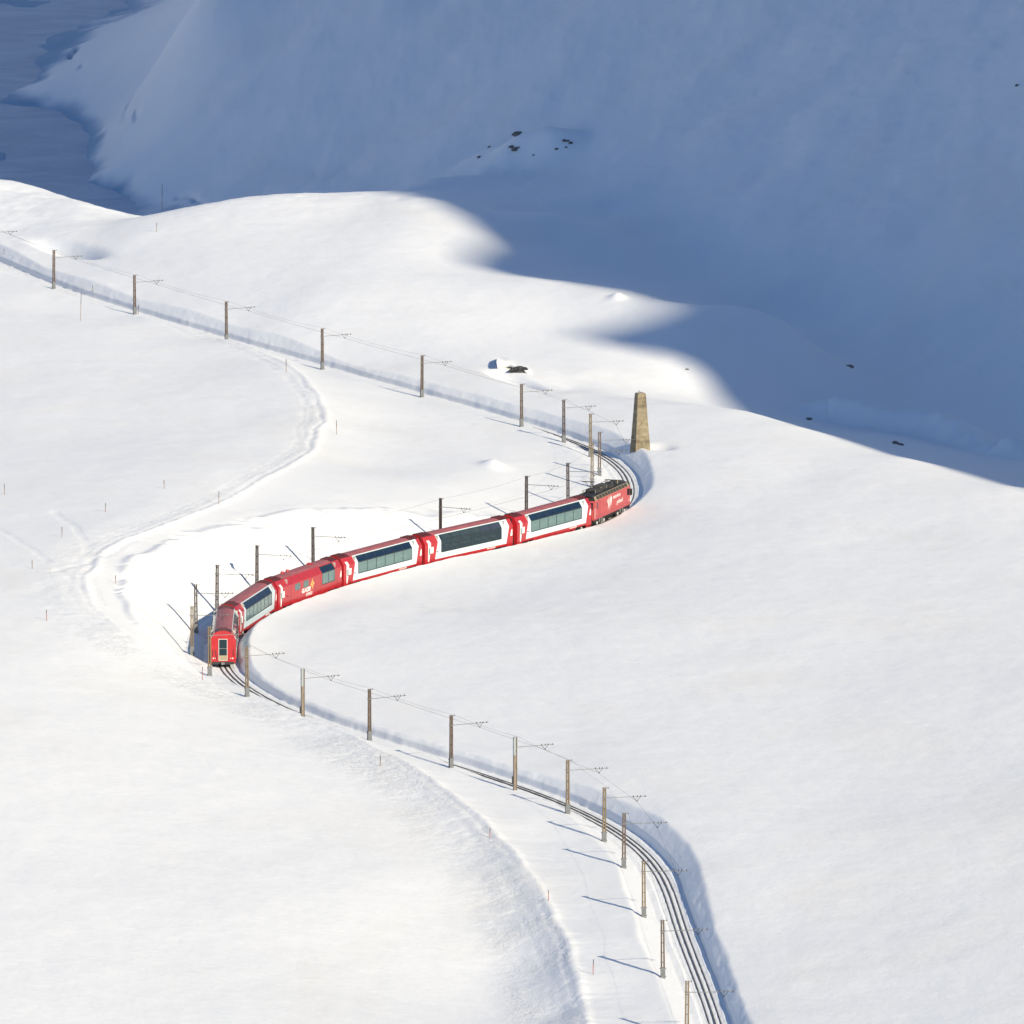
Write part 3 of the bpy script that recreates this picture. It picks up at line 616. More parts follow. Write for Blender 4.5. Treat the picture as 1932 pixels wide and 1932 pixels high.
def text_mesh(txt, size, material, shear=0.0, bold=0.0, name='lettering', thick=0.004):
    c = bpy.data.curves.new(name, 'FONT')
    c.body = txt; c.size = size; c.shear = shear; c.offset = bold; c.extrude = thick; c.align_x = 'LEFT'; c.resolution_u = 3
    o = bpy.data.objects.new(name, c); scene.collection.objects.link(o)
    bpy.context.view_layer.update()
    me = bpy.data.meshes.new_from_object(o.evaluated_get(bpy.context.evaluated_depsgraph_get()))
    bpy.data.objects.remove(o); bpy.data.curves.remove(c)
    me.materials.clear(); me.materials.append(material); me.name = name
    return me

# ---------------------------------------------------------------- paints
RED = mat('red_paint', (0.39, 0.013, 0.018), 0.34, noise=0.16, nscale=1.6, coat=0.3)
RED_DIRTY = mat('weathered_red_roof', (0.34, 0.10, 0.11), 0.6, noise=0.25, nscale=1.1, stretch=(0.35, 2.0, 1.0))
RED_DARK = mat('grimy_dark_red', (0.09, 0.012, 0.014), 0.6, noise=0.4, nscale=3.0)
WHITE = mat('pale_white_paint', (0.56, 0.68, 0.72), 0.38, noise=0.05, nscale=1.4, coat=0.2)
PURE = mat('white_marking', (0.82, 0.82, 0.80), 0.45)
BLACK = mat('black_steel', (0.018, 0.018, 0.02), 0.6, noise=0.4, nscale=5)
GREY = mat('grey_steel', (0.16, 0.17, 0.18), 0.5, metal=0.3, noise=0.25, nscale=6)
GALV = mat('galvanised_steel', (0.33, 0.36, 0.38), 0.45, metal=0.5, noise=0.2, nscale=5)
RUBBER = mat('frame_rubber', (0.02, 0.028, 0.035), 0.5)
SEAT = mat('seat_cloth', (0.14, 0.13, 0.16), 0.9)
LINEN = mat('headrest_linen', (0.75, 0.74, 0.70), 0.8)
INTERIOR = mat('interior_lining', (0.35, 0.36, 0.34), 0.7)
RAILM = mat('rail_steel', (0.10, 0.088, 0.08), 0.5, metal=0.4, noise=0.3, nscale=4)
BELLOWS = mat('bellows_cloth', (0.03, 0.008, 0.01), 0.8)
DOOR_TRIM = mat('worn_door_trim', (0.5, 0.48, 0.45), 0.5)
YELLOW = mat('gold_print', (0.85, 0.55, 0.16), 0.4)
FROST = mat('frosted_metal', (0.55, 0.55, 0.55), 0.7, noise=0.3, nscale=9)
LOUVRE = mat('louvre_grey_brown', (0.04, 0.036, 0.03), 0.6, noise=0.3, nscale=5)
TRIM = mat('tan_trim', (0.30, 0.25, 0.16), 0.6, noise=0.2, nscale=5)

def glass(name, tint, clear):
    m, nt, b = new_mat(name)
    b.inputs['Base Color'].default_value = (*tint, 1)
    b.inputs['Roughness'].default_value = 0.03
    b.inputs['IOR'].default_value = 1.5
    tr = nt.nodes.new('ShaderNodeBsdfTransparent')
    tr.inputs['Color'].default_value = (0.62, 0.72, 0.70, 1)
    mx = nt.nodes.new('ShaderNodeMixShader')
    mx.inputs['Fac'].default_value = clear
    nt.links.new(b.outputs['BSDF'], mx.inputs[1])
    nt.links.new(tr.outputs['BSDF'], mx.inputs[2])
    nt.links.new(mx.outputs['Shader'], nt.nodes['Material Output'].inputs['Surface'])
    return m
GLASS_LOW = glass('tinted_glass', (0.19, 0.31, 0.32), 0.38)
GLASS_DARK = glass('dark_tinted_glass', (0.010, 0.03, 0.045), 0.22)
GLASS_TOP = glass('roof_glass', (0.006, 0.02, 0.05), 0.06)

# ---------------------------------------------------------------- track
def offset_track(d, z, s0=None, s1=None):
    s = np.arange(TS[0] if s0 is None else s0, TS[-1] if s1 is None else s1, 1.6)
    x = np.interp(s, TS, TRACK[:, 0]); y = np.interp(s, TS, TRACK[:, 1])
    tx = np.interp(s, TS, TT[:, 0]); ty = np.interp(s, TS, TT[:, 1])
    return [(float(a - c2 * d), float(b + c1 * d), z) for a, b, c1, c2 in zip(x, y, tx, ty)]

def rail_strip(d, w, z0, z1):
    """a bar of width w swept along the track at offset d (positive = right)"""
    A = offset_track(d - w / 2, z0); B = offset_track(d - w / 2, z1); C = offset_track(d + w / 2, z1); D = offset_track(d + w / 2, z0)
    return MB().sheet([A, B, C, D, A])

def track_pose(s):
    x = float(np.interp(s, TS, TRACK[:, 0])); y = float(np.interp(s, TS, TRACK[:, 1]))
    return Vector((x, y, 0)), Vector((float(np.interp(s, TS, TT[:, 0])), float(np.interp(s, TS, TT[:, 1])), 0)).normalized()

track = bpy.data.objects.new('railway_track', None)
link(track); tag(track, kind='structure')
rail_strip(-0.5, 0.085, -0.06, 0.075).obj('rail', RAILM, track)
rail_strip(0.5, 0.085, -0.06, 0.075).obj('rail', RAILM, track)
rail_strip(0.0, 0.12, -0.06, 0.10).obj('rack_rail', RAILM, track)

# ---------------------------------------------------------------- rolling stock
LC = 17.55                                   # coach body length
def prof(k):                                 # right-hand half profile, bottom to roof
    return [(1.22, 0.42), (1.31, 0.66), (1.33, 0.98), (1.33, 1.62), (1.33, 2.84), (0.95, 3.46), (0.87, 3.58), (0.45, 3.76), (0.0, 3.82)][k]

def side_pt(x, k, side, out=0.0):
    y, z = prof(k)
    return (x, side * (y + out), z + out * (0.5 if k >= 5 else 0))

def bogie(parent, x):
    b = MB().box(x - 1.25, x + 1.25, 0.72, 0.90, 0.30, 0.62).box(x - 1.25, x + 1.25, -0.90, -0.72, 0.30, 0.62).box(x - 0.3, x + 0.3, -0.75, 0.75, 0.32, 0.62)
    bo = b.obj('bogie', BLACK, parent)
    for dx in (-0.9, 0.9):
        for sd in (-1, 1):
            w = MB().disc((x + dx, sd * 0.56, 0.40), (0, 1, 0), 0.345, 0.12, 14)
            w.disc((x + dx, sd * 0.93, 0.40), (0, 1, 0), 0.14, 0.10, 8)
            w.obj('wheel', FROST if sd < 0 else BLACK, bo)
    return bo

CH = 0.0
def white_x(base, k):                        # the slanting edge between red end and white side
    y, z = prof(k)
    return base + 0.55 * min(max((z - 0.98) / (2.84 - 0.98), 0), 1)

def coach(s_rear, label, n_win=6, win=(3.25, 15.25), kind='panorama', low=None, end_door=False, top_shades=0):
    """body from rear end (x = 0) to front end (x = LC); x points towards the locomotive"""
    low = low or GLASS_LOW
    pa, _ = track_pose(s_rear - 2.9); pb, _ = track_pose(s_rear - LC + 2.9)
    d = (pb - pa).normalized()
    mid = (pa + pb) / 2
    o = mid - d * (LC / 2)
    root = thing('railway_coach', (o.x, o.y, 0.06), label, 'train coach', 'red coaches of the mountain train', math.atan2(d.y, d.x))
    red = MB(); roof = MB(); inner = MB()
    x_a, x_b = 2.0, 16.25
    sx = [0.0, 0.12, LC - 0.12, LC]
    service = kind == 'service'
    for side in (-1, 1):
        S = lambda x, k, out=0.0: side_pt(x, k, side, out)
        # red skirt, both ends of the body
        bx = (1.3, 3.7, LC - 3.7, LC - 1.3)                           # bogie openings in the skirt
        for (xa, xb, cutout) in ((0, bx[0], 0), (bx[0], bx[1], 1), (bx[1], bx[2], 0), (bx[2], bx[3], 1), (bx[3], LC, 0)):
            if cutout:
                lo = [(xa + 0.15, side * 1.315, 0.74), (xb - 0.15, side * 1.315, 0.74)]
                red.poly([lo[0], lo[1], S(xb, 2), S(xa, 2)])
            else:
                red.sheet([[S(xa, 0), S(xb, 0)], [S(xa, 1), S(xb, 1)], [S(xa, 2), S(xb, 2)]])
        if not service:
            for k in range(2, 6):
                red.poly([S(0, k), S(white_x(x_a, k), k), S(white_x(x_a, k + 1), k + 1), S(0, k + 1)])
                red.poly([S(white_x(x_b, k), k), S(LC, k), S(LC, k + 1), S(white_x(x_b, k + 1), k + 1)])
            w = MB()
            for k in range(2, 6):
                if k in (3, 4):
                    w.poly([S(white_x(x_a, k), k), S(win[0], k), S(win[0], k + 1), S(white_x(x_a, k + 1), k + 1)])
                    w.poly([S(win[1], k), S(white_x(x_b, k), k), S(white_x(x_b, k + 1), k + 1), S(win[1], k + 1)])
                else:
                    w.poly([S(white_x(x_a, k), k), S(white_x(x_b, k), k), S(white_x(x_b, k + 1), k + 1), S(white_x(x_a, k + 1), k + 1)])
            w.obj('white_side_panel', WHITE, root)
            wins = [(win[0] + (win[1] - win[0]) * i / n_win, win[0] + (win[1] - win[0]) * (i + 1) / n_win) for i in range(n_win)]
            fr = MB()
            for i in range(n_win + 1):
                x = win[0] + (win[1] - win[0]) * i / n_win
                h = 0.045
                for k in (3, 4):
                    fr.hexa([S(x - h, k, -0.04), S(x + h, k, -0.04), S(x + h, k, 0.012), S(x - h, k, 0.012),
                             S(x - h, k + 1, -0.04), S(x + h, k + 1, -0.04), S(x + h, k + 1, 0.012), S(x - h, k + 1, 0.012)])
            for k, hh in ((3, 0.04), (4, 0.05), (5, 0.03)):
                y, z = prof(k)
                fr.box(win[0], win[1], *sorted((side * (y - 0.05), side * (y + 0.014))), z - hh, z + hh)
            fr.obj('window_frame', RUBBER, root)
            for i, (xa, xb) in enumerate(wins):
                MB().poly([S(xa + 0.045, 3), S(xb - 0.045, 3), S(xb - 0.045, 4), S(xa + 0.045, 4)]).obj('window_pane', low, root)
                MB().poly([S(xa + 0.045, 4), S(xb - 0.045, 4), S(xb - 0.045, 5), S(xa + 0.045, 5)]).obj('roof_pane', low if i < top_shades else GLASS_TOP, root)
        else:
            big = (12.1, 15.6); smalls = [(4.6, 6.0), (6.9, 8.3)]
            if side > 0: smalls = [(4.6, 6.0), (6.9, 8.3)]
            red.poly([S(0, 2), S(LC, 2), S(LC, 3), S(0, 3)])
            zs0, zs1 = 2.02, 2.70
            y = 1.33
            P = lambda x, z: (x, side * y, z)
            edges = [0, 4.6, 6.0, 6.9, 8.3, 12.1, 15.6, LC]
            for a, b in zip(edges[:-1], edges[1:]):
                if (a, b) in smalls:
                    red.poly([P(a, 1.62), P(b, 1.62), P(b, zs0), P(a, zs0)]); red.poly([P(a, zs1), P(b, zs1), P(b, 2.84), P(a, 2.84)])
                    fr = MB().box(a, b, *sorted((side * (y - 0.04), side * (y + 0.015))), zs1 - 0.05, zs1 + 0.02).box(a, b, *sorted((side * (y - 0.04), side * (y + 0.015))), zs0 - 0.02, zs0 + 0.05)
                    fr.box(a, b, *sorted((side * (y - 0.04), side * (y + 0.015))), zs0 + 0.40, zs0 + 0.47)
                    fr.box(a - 0.02, a + 0.04, *sorted((side * (y - 0.04), side * (y + 0.016))), zs0, zs1).box(b - 0.04, b + 0.02, *sorted((side * (y - 0.04), side * (y + 0.016))), zs0, zs1)
                    fr.obj('window_frame', GREY, root)
                    MB().poly([P(a, zs0), P(b, zs0), P(b, zs1), P(a, zs1)]).obj('window_pane', GLASS_LOW, root)
                    red.poly([S(a, 4), S(b, 4), S(b, 5), S(a, 5)])
                elif (a, b) == big:
                    fr = MB()
                    for x in (a, (a + b) / 2, b):
                        for k in (3, 4):
                            fr.hexa([S(x - .04, k, -0.04), S(x + .04, k, -0.04), S(x + .04, k, 0.012), S(x - .04, k, 0.012),
                                     S(x - .04, k + 1, -0.04), S(x + .04, k + 1, -0.04), S(x + .04, k + 1, 0.012), S(x - .04, k + 1, 0.012)])
                    for k in (3, 4, 5):
                        yy, z = prof(k)
                        fr.box(a, b, *sorted((side * (yy - 0.05), side * (yy + 0.014))), z - 0.035, z + 0.035)
                    fr.obj('window_frame', RUBBER, root)
                    for xa, xb in ((a, (a + b) / 2), ((a + b) / 2, b)):
                        MB().poly([S(xa + .04, 3), S(xb - .04, 3), S(xb - .04, 4), S(xa + .04, 4)]).obj('window_pane', GLASS_LOW, root)
                        MB().poly([S(xa + .04, 4), S(xb - .04, 4), S(xb - .04, 5), S(xa + .04, 5)]).obj('roof_pane', GLASS_TOP, root)
                else:
                    red.poly([S(a, 3), S(b, 3), S(b, 4), S(a, 4)]); red.poly([S(a, 4), S(b, 4), S(b, 5), S(a, 5)])
            red.poly([S(0, 5), S(LC, 5), S(LC, 6), S(0, 6)])
            # slim panel seams on the flank
            sm = MB()
            for x in (10.2, 10.9, 11.5, 16.2, 3.4):
                sm.box(x, x + 0.025, *sorted((side * 1.325, side * 1.336)), 1.0, 2.8)
            tag(sm.obj('panel_seam', RED_DARK, root), kind='stuff')
        # half cross split between the coaches: bar and arm at the rear end, other arm at the front end
        e = MB()
        ox = 0.012
        Q = lambda x, z: ((x, side * (1.33 + ox), z) if z <= 2.84 else (x, side * (1.33 + ox - (z - 2.84) * 0.613), z + 0.006))
        bar_in = side * 0.0
        e.slab([Q(0.62, 2.84), Q(1.18, 2.84), Q(1.18, 2.40), Q(1.72, 2.40), Q(1.66, 1.72), Q(1.02, 1.72), Q(0.80, 0.86), Q(0.58, 0.86)], (0, -side * 0.008, 0))
        e.slab([Q(0.66, 2.846), Q(1.18, 2.846), Q(1.02, 3.16), Q(0.52, 3.16)], (0, -side * 0.006, -0.006))
        e.obj('cross_emblem', PURE, root)
        e2 = MB().slab([Q(LC - 0.12, 2.42), Q(LC - 0.12, 1.74), Q(LC - 0.52, 1.74), Q(LC - 0.30, 2.42)], (0, -side * 0.008, 0))
        e2.obj('cross_emblem', PURE, root)
        # entrance door drawn in the bar of the cross
        dr = MB()
        for a, b, z0, z1 in ((0.60, 0.615, 0.9, 2.78), (1.16, 1.175, 0.9, 2.78), (0.60, 1.175, 2.765, 2.78), (0.60, 1.0, 0.9, 0.915)):
            dr.box(a, b, *sorted((side * 1.34, side * 1.350)), z0, z1)
        do = dr.obj('door', GREY, root)
        MB().box(0.74, 1.04, *sorted((side * 1.335, side * 1.352)), 1.62, 2.34).obj('door_window', GLASS_LOW, do)
        MB().box(2.35, 2.62, *sorted((side * 1.325, side * 1.345)), 1.70, 1.82).obj('side_display', BLACK, root)
        # small service lettering on the skirt, too small to read
        mk = MB(); rr = random.Random(5)
        x = 12.4
        while x < 13.9:
            wd = rr.uniform(0.05, 0.11)
            mk.box(x, x + wd, *sorted((side * 1.325, side * 1.340)), 0.80, 0.80 + rr.uniform(0.07, 0.14)); x += wd + rr.uniform(0.03, 0.08)
        if not service: tag(mk.obj('skirt_marking', PURE, root), kind='stuff')
    # end walls
    for x in (0.0, LC):
        ring = [side_pt(x, k, 1) for k in range(9)] + [side_pt(x, k, -1) for k in range(7, -1, -1)]
        red.poly(ring)
    red.obj('body_shell', RED, root)
    # roof with grimy ends
    e0, e1 = 2.2, LC - 2.0
    strip = lambda xa, xb: [[side_pt(xa, k, 1) for k in (6, 7, 8)] + [side_pt(xa, k, -1) for k in (7, 6)], [side_pt(xb, k, 1) for k in (6, 7, 8)] + [side_pt(xb, k, -1) for k in (7, 6)]]
    roof.sheet(strip(e0, e1))
    ro = roof.obj('roof', RED_DIRTY, root)
    for xa, xb in ((0, e0), (e1, LC)):
        en = MB().sheet(strip(xa, xb))
        for i in range(4):
            c = xa + (xb - xa) * (i + 0.6) / 4.4
            en.box(c - 0.16, c + 0.16, -0.42, 0.42, 3.74, 3.875, 0.03, 0.05)
        en.obj('roof_vent', RED_DARK, ro)
    rb = MB()
    for i in range(9):
        x = e0 + (e1 - e0) * (i + 0.5) / 9
        rb.sheet([[(x - .02, sd * y, z + 0.015) for sd, y, z in ((1, .86, 3.585), (1, .45, 3.762), (1, 0, 3.822), (-1, .45, 3.762), (-1, .86, 3.585))], [(x + .02, sd * y, z + 0.015) for sd, y, z in ((1, .86, 3.585), (1, .45, 3.762), (1, 0, 3.822), (-1, .45, 3.762), (-1, .86, 3.585))]])
    tag(rb.obj('roof_seam', RED_DIRTY, ro), kind='stuff')
    # floor, ceiling and seats seen through the glass
    inner.box(0.3, LC - 0.3, -1.2, 1.2, 0.95, 1.05)
    inner.box(0.3, LC - 0.3, -0.8, 0.8, 3.52, 3.56)
    inner.box(2.6, 2.66, -1.25, 1.25, 1.05, 3.5).box(15.9, 15.96, -1.25, 1.25, 1.05, 3.5)
    inner.obj('interior', INTERIOR, root)
    if not service:
        for i in range(8):
            x = 3.9 + i * 1.45
            for y in (-0.78, 0.78):
                st = use('seat', SEAT_ME, root); st.location = (x, y, 1.05); st.rotation_euler = (0, 0, math.pi * (i % 2))
                hr = use('headrest', HEAD_ME, st)
    # gangway and couplers
    gw = MB()
    gw.box(LC, LC + 0.58, -1.16, 1.16, 0.6, 3.5, 0, 0.35)
    for i in range(5):
        gw.box(LC + 0.05 + i * 0.1, LC + 0.09 + i * 0.1, -1.2, 1.2, 0.56, 3.56, 0, 0.35)
    gw.obj('gangway_bellows', BELLOWS, root)
    MB().bar((LC, 0, 0.55), (LC + 0.52, 0, 0.55), 0.09, 8).obj('coupler', BLACK, root)
    for x in (2.5, LC - 2.5):
        bogie(root, x)
    MB().box(4.6, LC - 4.6, -0.85, 0.85, 0.36, 0.8).obj('underframe', BLACK, root)
    if end_door:
        f = MB(); t = 0.06; y0, y1, z0, z1 = -0.46, 0.46, 0.72, 2.98
        for a, b, c, dd in ((y0, y1, z1 - t, z1), (y0, y1, z0, z0 + t), (y0, y0 + t, z0 + t, z1 - t), (y1 - t, y1, z0 + t, z1 - t)):
            f.box(-0.05, -0.003, a, b, c, dd)
        df = f.obj('end_door', DOOR_TRIM, root)
        MB().box(-0.030, -0.004, y0 + t, y1 - t, 1.28, z1 - t).obj('door_window', GLASS_DARK, df)
        MB().box(-0.028, -0.004, y0 + t, y1 - t, z0 + t, 1.27).obj('door_step_plate', TRIM, df)
        MB().box(-0.05, -0.03, y0 + t, y1 - t, 1.95, 2.02).obj('door_bar', GREY, df)
        for sd in (-1, 1):
            MB().disc((-0.02, sd * 0.98, 0.98), (1, 0, 0), 0.08, 0.06, 10).disc((-0.02, sd * 0.78, 0.98), (1, 0, 0), 0.05, 0.05, 8).obj('tail_lamp', FROST, root)
            MB().bar((-0.06, sd * 1.05, 1.2), (-0.06, sd * 1.05, 1.9), 0.02).bar((-0.06, sd * 1.05, 1.2), (0.0, sd * 1.05, 1.2), 0.02).bar((-0.06, sd * 1.05, 1.9), (0.0, sd * 1.05, 1.9), 0.02).obj('handrail', BLACK, root)
        MB().bar((0.0, 0.85, 1.9), (-0.06, 0.7, 1.3), 0.03).bar((-0.06, 0.7, 1.3), (-0.02, 0.62, 0.8), 0.03).obj('brake_hose', BLACK, root)
        MB().box(-0.12, 0.0, -1.15, 1.15, 0.36, 0.62, 0.02, 0.05).obj('buffer_beam', BLACK, root)
        MB().bar((-0.45, 0, 0.52), (0, 0, 0.52), 0.10, 8).box(-0.6, -0.42, -0.17, 0.17, 0.40, 0.66).obj('coupler', GREY, root)
    return root

SEAT_ME = MB().box(-0.25, 0.25, -0.45, 0.45, 0.0, 0.42).box(-0.28, -0.14, -0.45, 0.45, 0.42, 1.05, 0.02, 0.03).mesh('seat', SEAT)
HEAD_ME = MB().box(-0.29, -0.12, -0.38, -0.06, 0.86, 1.12).box(-0.29, -0.12, 0.06, 0.38, 0.86, 1.12).mesh('headrest', LINEN)

PITCH = 18.15
sr = S_TRAIN0
coach(sr, 'rearmost red and white panorama coach, its red end wall with framed door towards the viewer', 6, end_door=True)
coach(sr - PITCH, 'second panorama coach from the rear of the train, just behind the red end coach', 7, low=GLASS_LOW)
svc = coach(sr - 2 * PITCH, 'all-red dining coach with white lettering and gold star on its flank', kind='service')
coach(sr - 3 * PITCH, 'white-sided panorama coach coupled in front of the all-red lettered coach', 6)
coach(sr - 4 * PITCH, 'panorama coach with the darkest windows, in the middle of the front half of the train', 6, low=GLASS_DARK, top_shades=4)
coach(sr - 5 * PITCH, 'panorama coach coupled directly behind the locomotive', 6)

# lettering and star of the dining coach
lm = text_mesh('GLACIER', 0.62, PURE, 0.25, 0.022); l2 = text_mesh('EXPRESS', 0.46, PURE, 0.25, 0.006)
for side in (-1, 1):
    for me, x, z in ((lm, 6.35, 1.50), (l2, 7.55, 1.02)):
        t = use('lettering', me, svc)
        if side < 0:
            t.location = (x, -1.346, z); t.rotation_euler = (R(90), 0, 0)
        else:
            t.location = (x + 3.0, 1.346, z); t.rotation_euler = (R(90), 0, R(180))
    star = MB(); cx, cz = 9.35, 2.12
    for i in range(8):
        a = math.pi * 2 * i / 8
        r0, r1 = 0.13, (0.56 if i % 2 == 0 else 0.42)
        p = [(cx + r * math.cos(a + da), side * 1.342, cz + r * math.sin(a + da)) for r, da in ((r0, -0.5), (r1 * 0.85, -0.13), (r1, 0), (r1 * 0.85, 0.13), (r0, 0.5))]
        star.slab(p, (0, side * 0.006, 0))
    star.obj('star_emblem', YELLOW, svc)
rv = MB()
for x in (4.6, 6.0):
    rv.bar((x, 0.15, 3.78), (x, 0.15, 4.02), 0.22, 10, 0.16)
rv.box(11.6, 12.2, -0.2, 0.3, 3.8, 3.95, 0.05, 0.05)
rv.obj('roof_ventilator', RED, svc)

# ---------------------------------------------------------------- locomotive
def locomotive(s_rear):
    L = 14.0
    pa, _ = track_pose(s_rear - 2.8); pb, _ = track_pose(s_rear - L + 2.8)
    d = (pb - pa).normalized(); o = (pa + pb) / 2 - d * (L / 2)
    root = thing('locomotive', (o.x, o.y, 0.06), 'red electric rack locomotive at the head of the train with raised pantograph', 'locomotive', None, math.atan2(d.y, d.x))
    # body: slightly raked cab fronts, sloping cant rail
    P = [(1.31, 0.95), (1.33, 1.25), (1.33, 3.12)]
    body = MB()
    rake = lambda x, z: x + (0.25 * max(0, (z - 1.9)) / 1.2 if x < L / 2 else -0.25 * max(0, (z - 1.9)) / 1.2)
    for sd in (-1, 1):
        rows = [[(rake(0.1, z), sd * y, z), (rake(L - 0.1, z), sd * y, z)] for y, z in P]
        body.sheet(rows)
    for x in (0.1, L - 0.1):
        xs = -1 if x < 1 else 1
        body.poly([(x, -1.31, 0.95), (x, 1.31, 0.95), (x, 1.33, 1.9), (x, -1.33, 1.9)])
        body.poly([(x, -1.33, 1.9), (x, 1.33, 1.9), (rake(x, 3.12), 1.33, 3.12), (rake(x, 3.12), -1.33, 3.12)])
        ws = MB()
        for sd in (-1, 1):
            a, b = sorted((sd * 0.08, sd * 1.15))
            z0, z1 = 2.12, 2.9
            ws.slab([(rake(x, z0) + xs * .01, a, z0), (rake(x, z0) + xs * .01, b, z0), (rake(x, z1) + xs * .01, b, z1), (rake(x, z1) + xs * .01, a, z1)], (xs * 0.02, 0, 0))
        ws.obj('windscreen', GLASS_DARK, root)
        for sd in (-1, 1):
            MB().disc((x + xs * 0.02, sd * 0.9, 1.35), (1, 0, 0), 0.13, 0.08, 12).obj('headlight', FROST, root)
        MB().box(min(x, x + xs * .5), max(x, x + xs * .5), -1.1, 1.1, 0.45, 0.85).obj('snow_plough' if xs > 0 else 'buffer_beam', BLACK, root)
    body.obj('body_shell', LOCO_RED, root)
    # horizontal beading of the flank
    for sd in (-1, 1):
        rib = MB()
        for i in range(9):
            z = 1.55 + i * 0.165
            rib.box(2.4, L - 2.0, *sorted((sd * 1.325, sd * 1.345)), z, z + 0.045)
        tag(rib.obj('flank_ribs', LOCO_RED, root), kind='stuff')
        lo = MB().box(0.12, L - 0.12, *sorted((sd * 1.318, sd * 1.337)), 1.0, 1.42)
        lo.obj('lower_band', RED, root)
        # louvre strip along the cant rail
        cant = MB().hexa([(0.6, sd * 1.34, 3.12), (L - 0.6, sd * 1.34, 3.12), (L - 0.6, sd * 1.28, 3.12), (0.6, sd * 1.28, 3.12),
                          (0.7, sd * 1.12, 3.52), (L - 0.7, sd * 1.12, 3.52), (L - 0.7, sd * 1.05, 3.52), (0.7, sd * 1.05, 3.52)])
        co = cant.obj('cant_rail', TRIM, root)
        for i in range(11):
            x0 = 1.3 + i * 1.06
            MB().hexa([(x0, sd * 1.345, 3.16), (x0 + .9, sd * 1.345, 3.16), (x0 + .9, sd * 1.30, 3.16), (x0, sd * 1.30, 3.16),
                       (x0, sd * 1.15, 3.49), (x0 + .9, sd * 1.15, 3.49), (x0 + .9, sd * 1.10, 3.49), (x0, sd * 1.10, 3.49)]).obj('louvre', LOUVRE, co)
        # rear door, cab windows, mirror
        dm = MB()
        for a, b, z0, z1 in ((1.75, 1.78, 1.0, 3.0), (2.28, 2.31, 1.0, 3.0), (1.75, 2.31, 2.97, 3.0)):
            dm.box(a, b, *sorted((sd * 1.33, sd * 1.342)), z0, z1)
        dd = dm.obj('door', RED_DARK, root)
        MB().box(1.12, 1.42, *sorted((sd * 1.325, sd * 1.345)), 2.1, 2.85).obj('cab_window', GLASS_DARK, root)
        cw = MB().box(L - 1.35, L - 0.55, *sorted((sd * 1.325, sd * 1.345)), 2.1, 2.85).obj('cab_window', GLASS_DARK, root)
        MB().box(L - 0.45, L - 0.32, *sorted((sd * 1.36, sd * 1.62)), 2.05, 2.75).obj('side_mirror', BLACK, root)
        MB().bar((L - 0.25, sd * 1.36, 1.2), (L - 0.25, sd * 1.36, 2.0), 0.02).bar((0.3, sd * 1.36, 1.2), (0.3, sd * 1.36, 2.3), 0.02).obj('handrail', PURE, root)
        MB().box(L - 0.85, L - 0.05, *sorted((sd * 1.345, sd * 1.352)), 1.46, 1.50).obj('cab_stripe', PURE, root)
    # roof deck and equipment
    rd = MB().sheet([[(0.35, 1.12, 3.5), (0.35, 0.6, 3.62), (0.35, -0.6, 3.62), (0.35, -1.12, 3.5)], [(L - 0.35, 1.12, 3.5), (L - 0.35, 0.6, 3.62), (L - 0.35, -0.6, 3.62), (L - 0.35, -1.12, 3.5)]])
    rd.poly([(0.35, 1.12, 3.5), (0.35, -1.12, 3.5), (0.35, -1.33, 3.1), (0.35, 1.33, 3.1)]).poly([(L - 0.35, 1.12, 3.5), (L - 0.35, -1.12, 3.5), (L - 0.35, -1.33, 3.1), (L - 0.35, 1.33, 3.1)])
    deck = rd.obj('roof_deck', BLACK, root)
    for x0, x1, y0, y1, h in ((3.4, 5.2, -0.75, 0.75, 0.32), (5.4, 7.6, -0.6, 0.6, 0.45), (7.8, 9.4, -0.8, 0.8, 0.30), (12.4, 13.3, -0.7, 0.7, 0.16)):
        MB().box(x0, x1, y0, y1, 3.58, 3.6 + h, 0.06, 0.08).obj('roof_resistor_box', LOUVRE, root)
    for i in range(10):
        x = 2.0 + i * 1.05; sd = -1 if i % 2 else 1
        MB().bar((x, sd * 0.55, 3.6), (x, sd * 0.55, 3.95), 0.07, 8, 0.05).bar((x, sd * 0.55, 3.95), (x, sd * 0.55, 4.0), 0.1, 8).obj('insulator', GREY if i % 3 else TRIM, root)
    MB().bar((1.6, 0.5, 4.0), (11.6, 0.5, 4.0), 0.03).bar((2.6, -0.5, 3.98), (10.6, -0.5, 3.98), 0.03).obj('roof_conductor', BLACK, root)
    # raised pantograph at the rear, folded one at the front
    def panto(x, up, direction):
        b = MB().box(x - 0.8, x + 0.8, -0.5, -0.42, 3.7, 3.76).box(x - 0.8, x + 0.8, 0.42, 0.5, 3.7, 3.76).box(x - 0.8, x - 0.7, -0.5, 0.5, 3.71, 3.77).box(x + 0.7, x + 0.8, -0.5, 0.5, 3.71, 3.77)
        pr = b.obj('pantograph', BLACK, root)
        hip = Vector((x - 0.7 * direction, 0, 3.76)); knee = Vector((x + 0.75 * direction, 0, 4.30 if up else 3.92)); head = Vector((x - 0.35 * direction, 0, 4.98 if up else 4.02))
        MB().bar(hip, knee, 0.045).obj('lower_arm', BLACK, pr)
        MB().bar(knee + Vector((0, .28, 0)), head + Vector((0, .35, 0)), 0.03).bar(knee + Vector((0, -.28, 0)), head + Vector((0, -.35, 0)), 0.03).bar(knee + Vector((0, .28, 0)), knee + Vector((0, -.28, 0)), 0.03).obj('upper_arm', BLACK, pr)
        MB().box(head.x - 0.18, head.x - 0.1, -0.75, 0.75, head.z, head.z + 0.05).box(head.x + 0.1, head.x + 0.18, -0.75, 0.75, head.z, head.z + 0.05).box(head.x - 0.14, head.x + 0.14, -0.4, -0.36, head.z - .05, head.z).box(head.x - 0.14, head.x + 0.14, 0.36, 0.4, head.z - .05, head.z).obj('collector_head', BLACK, pr)
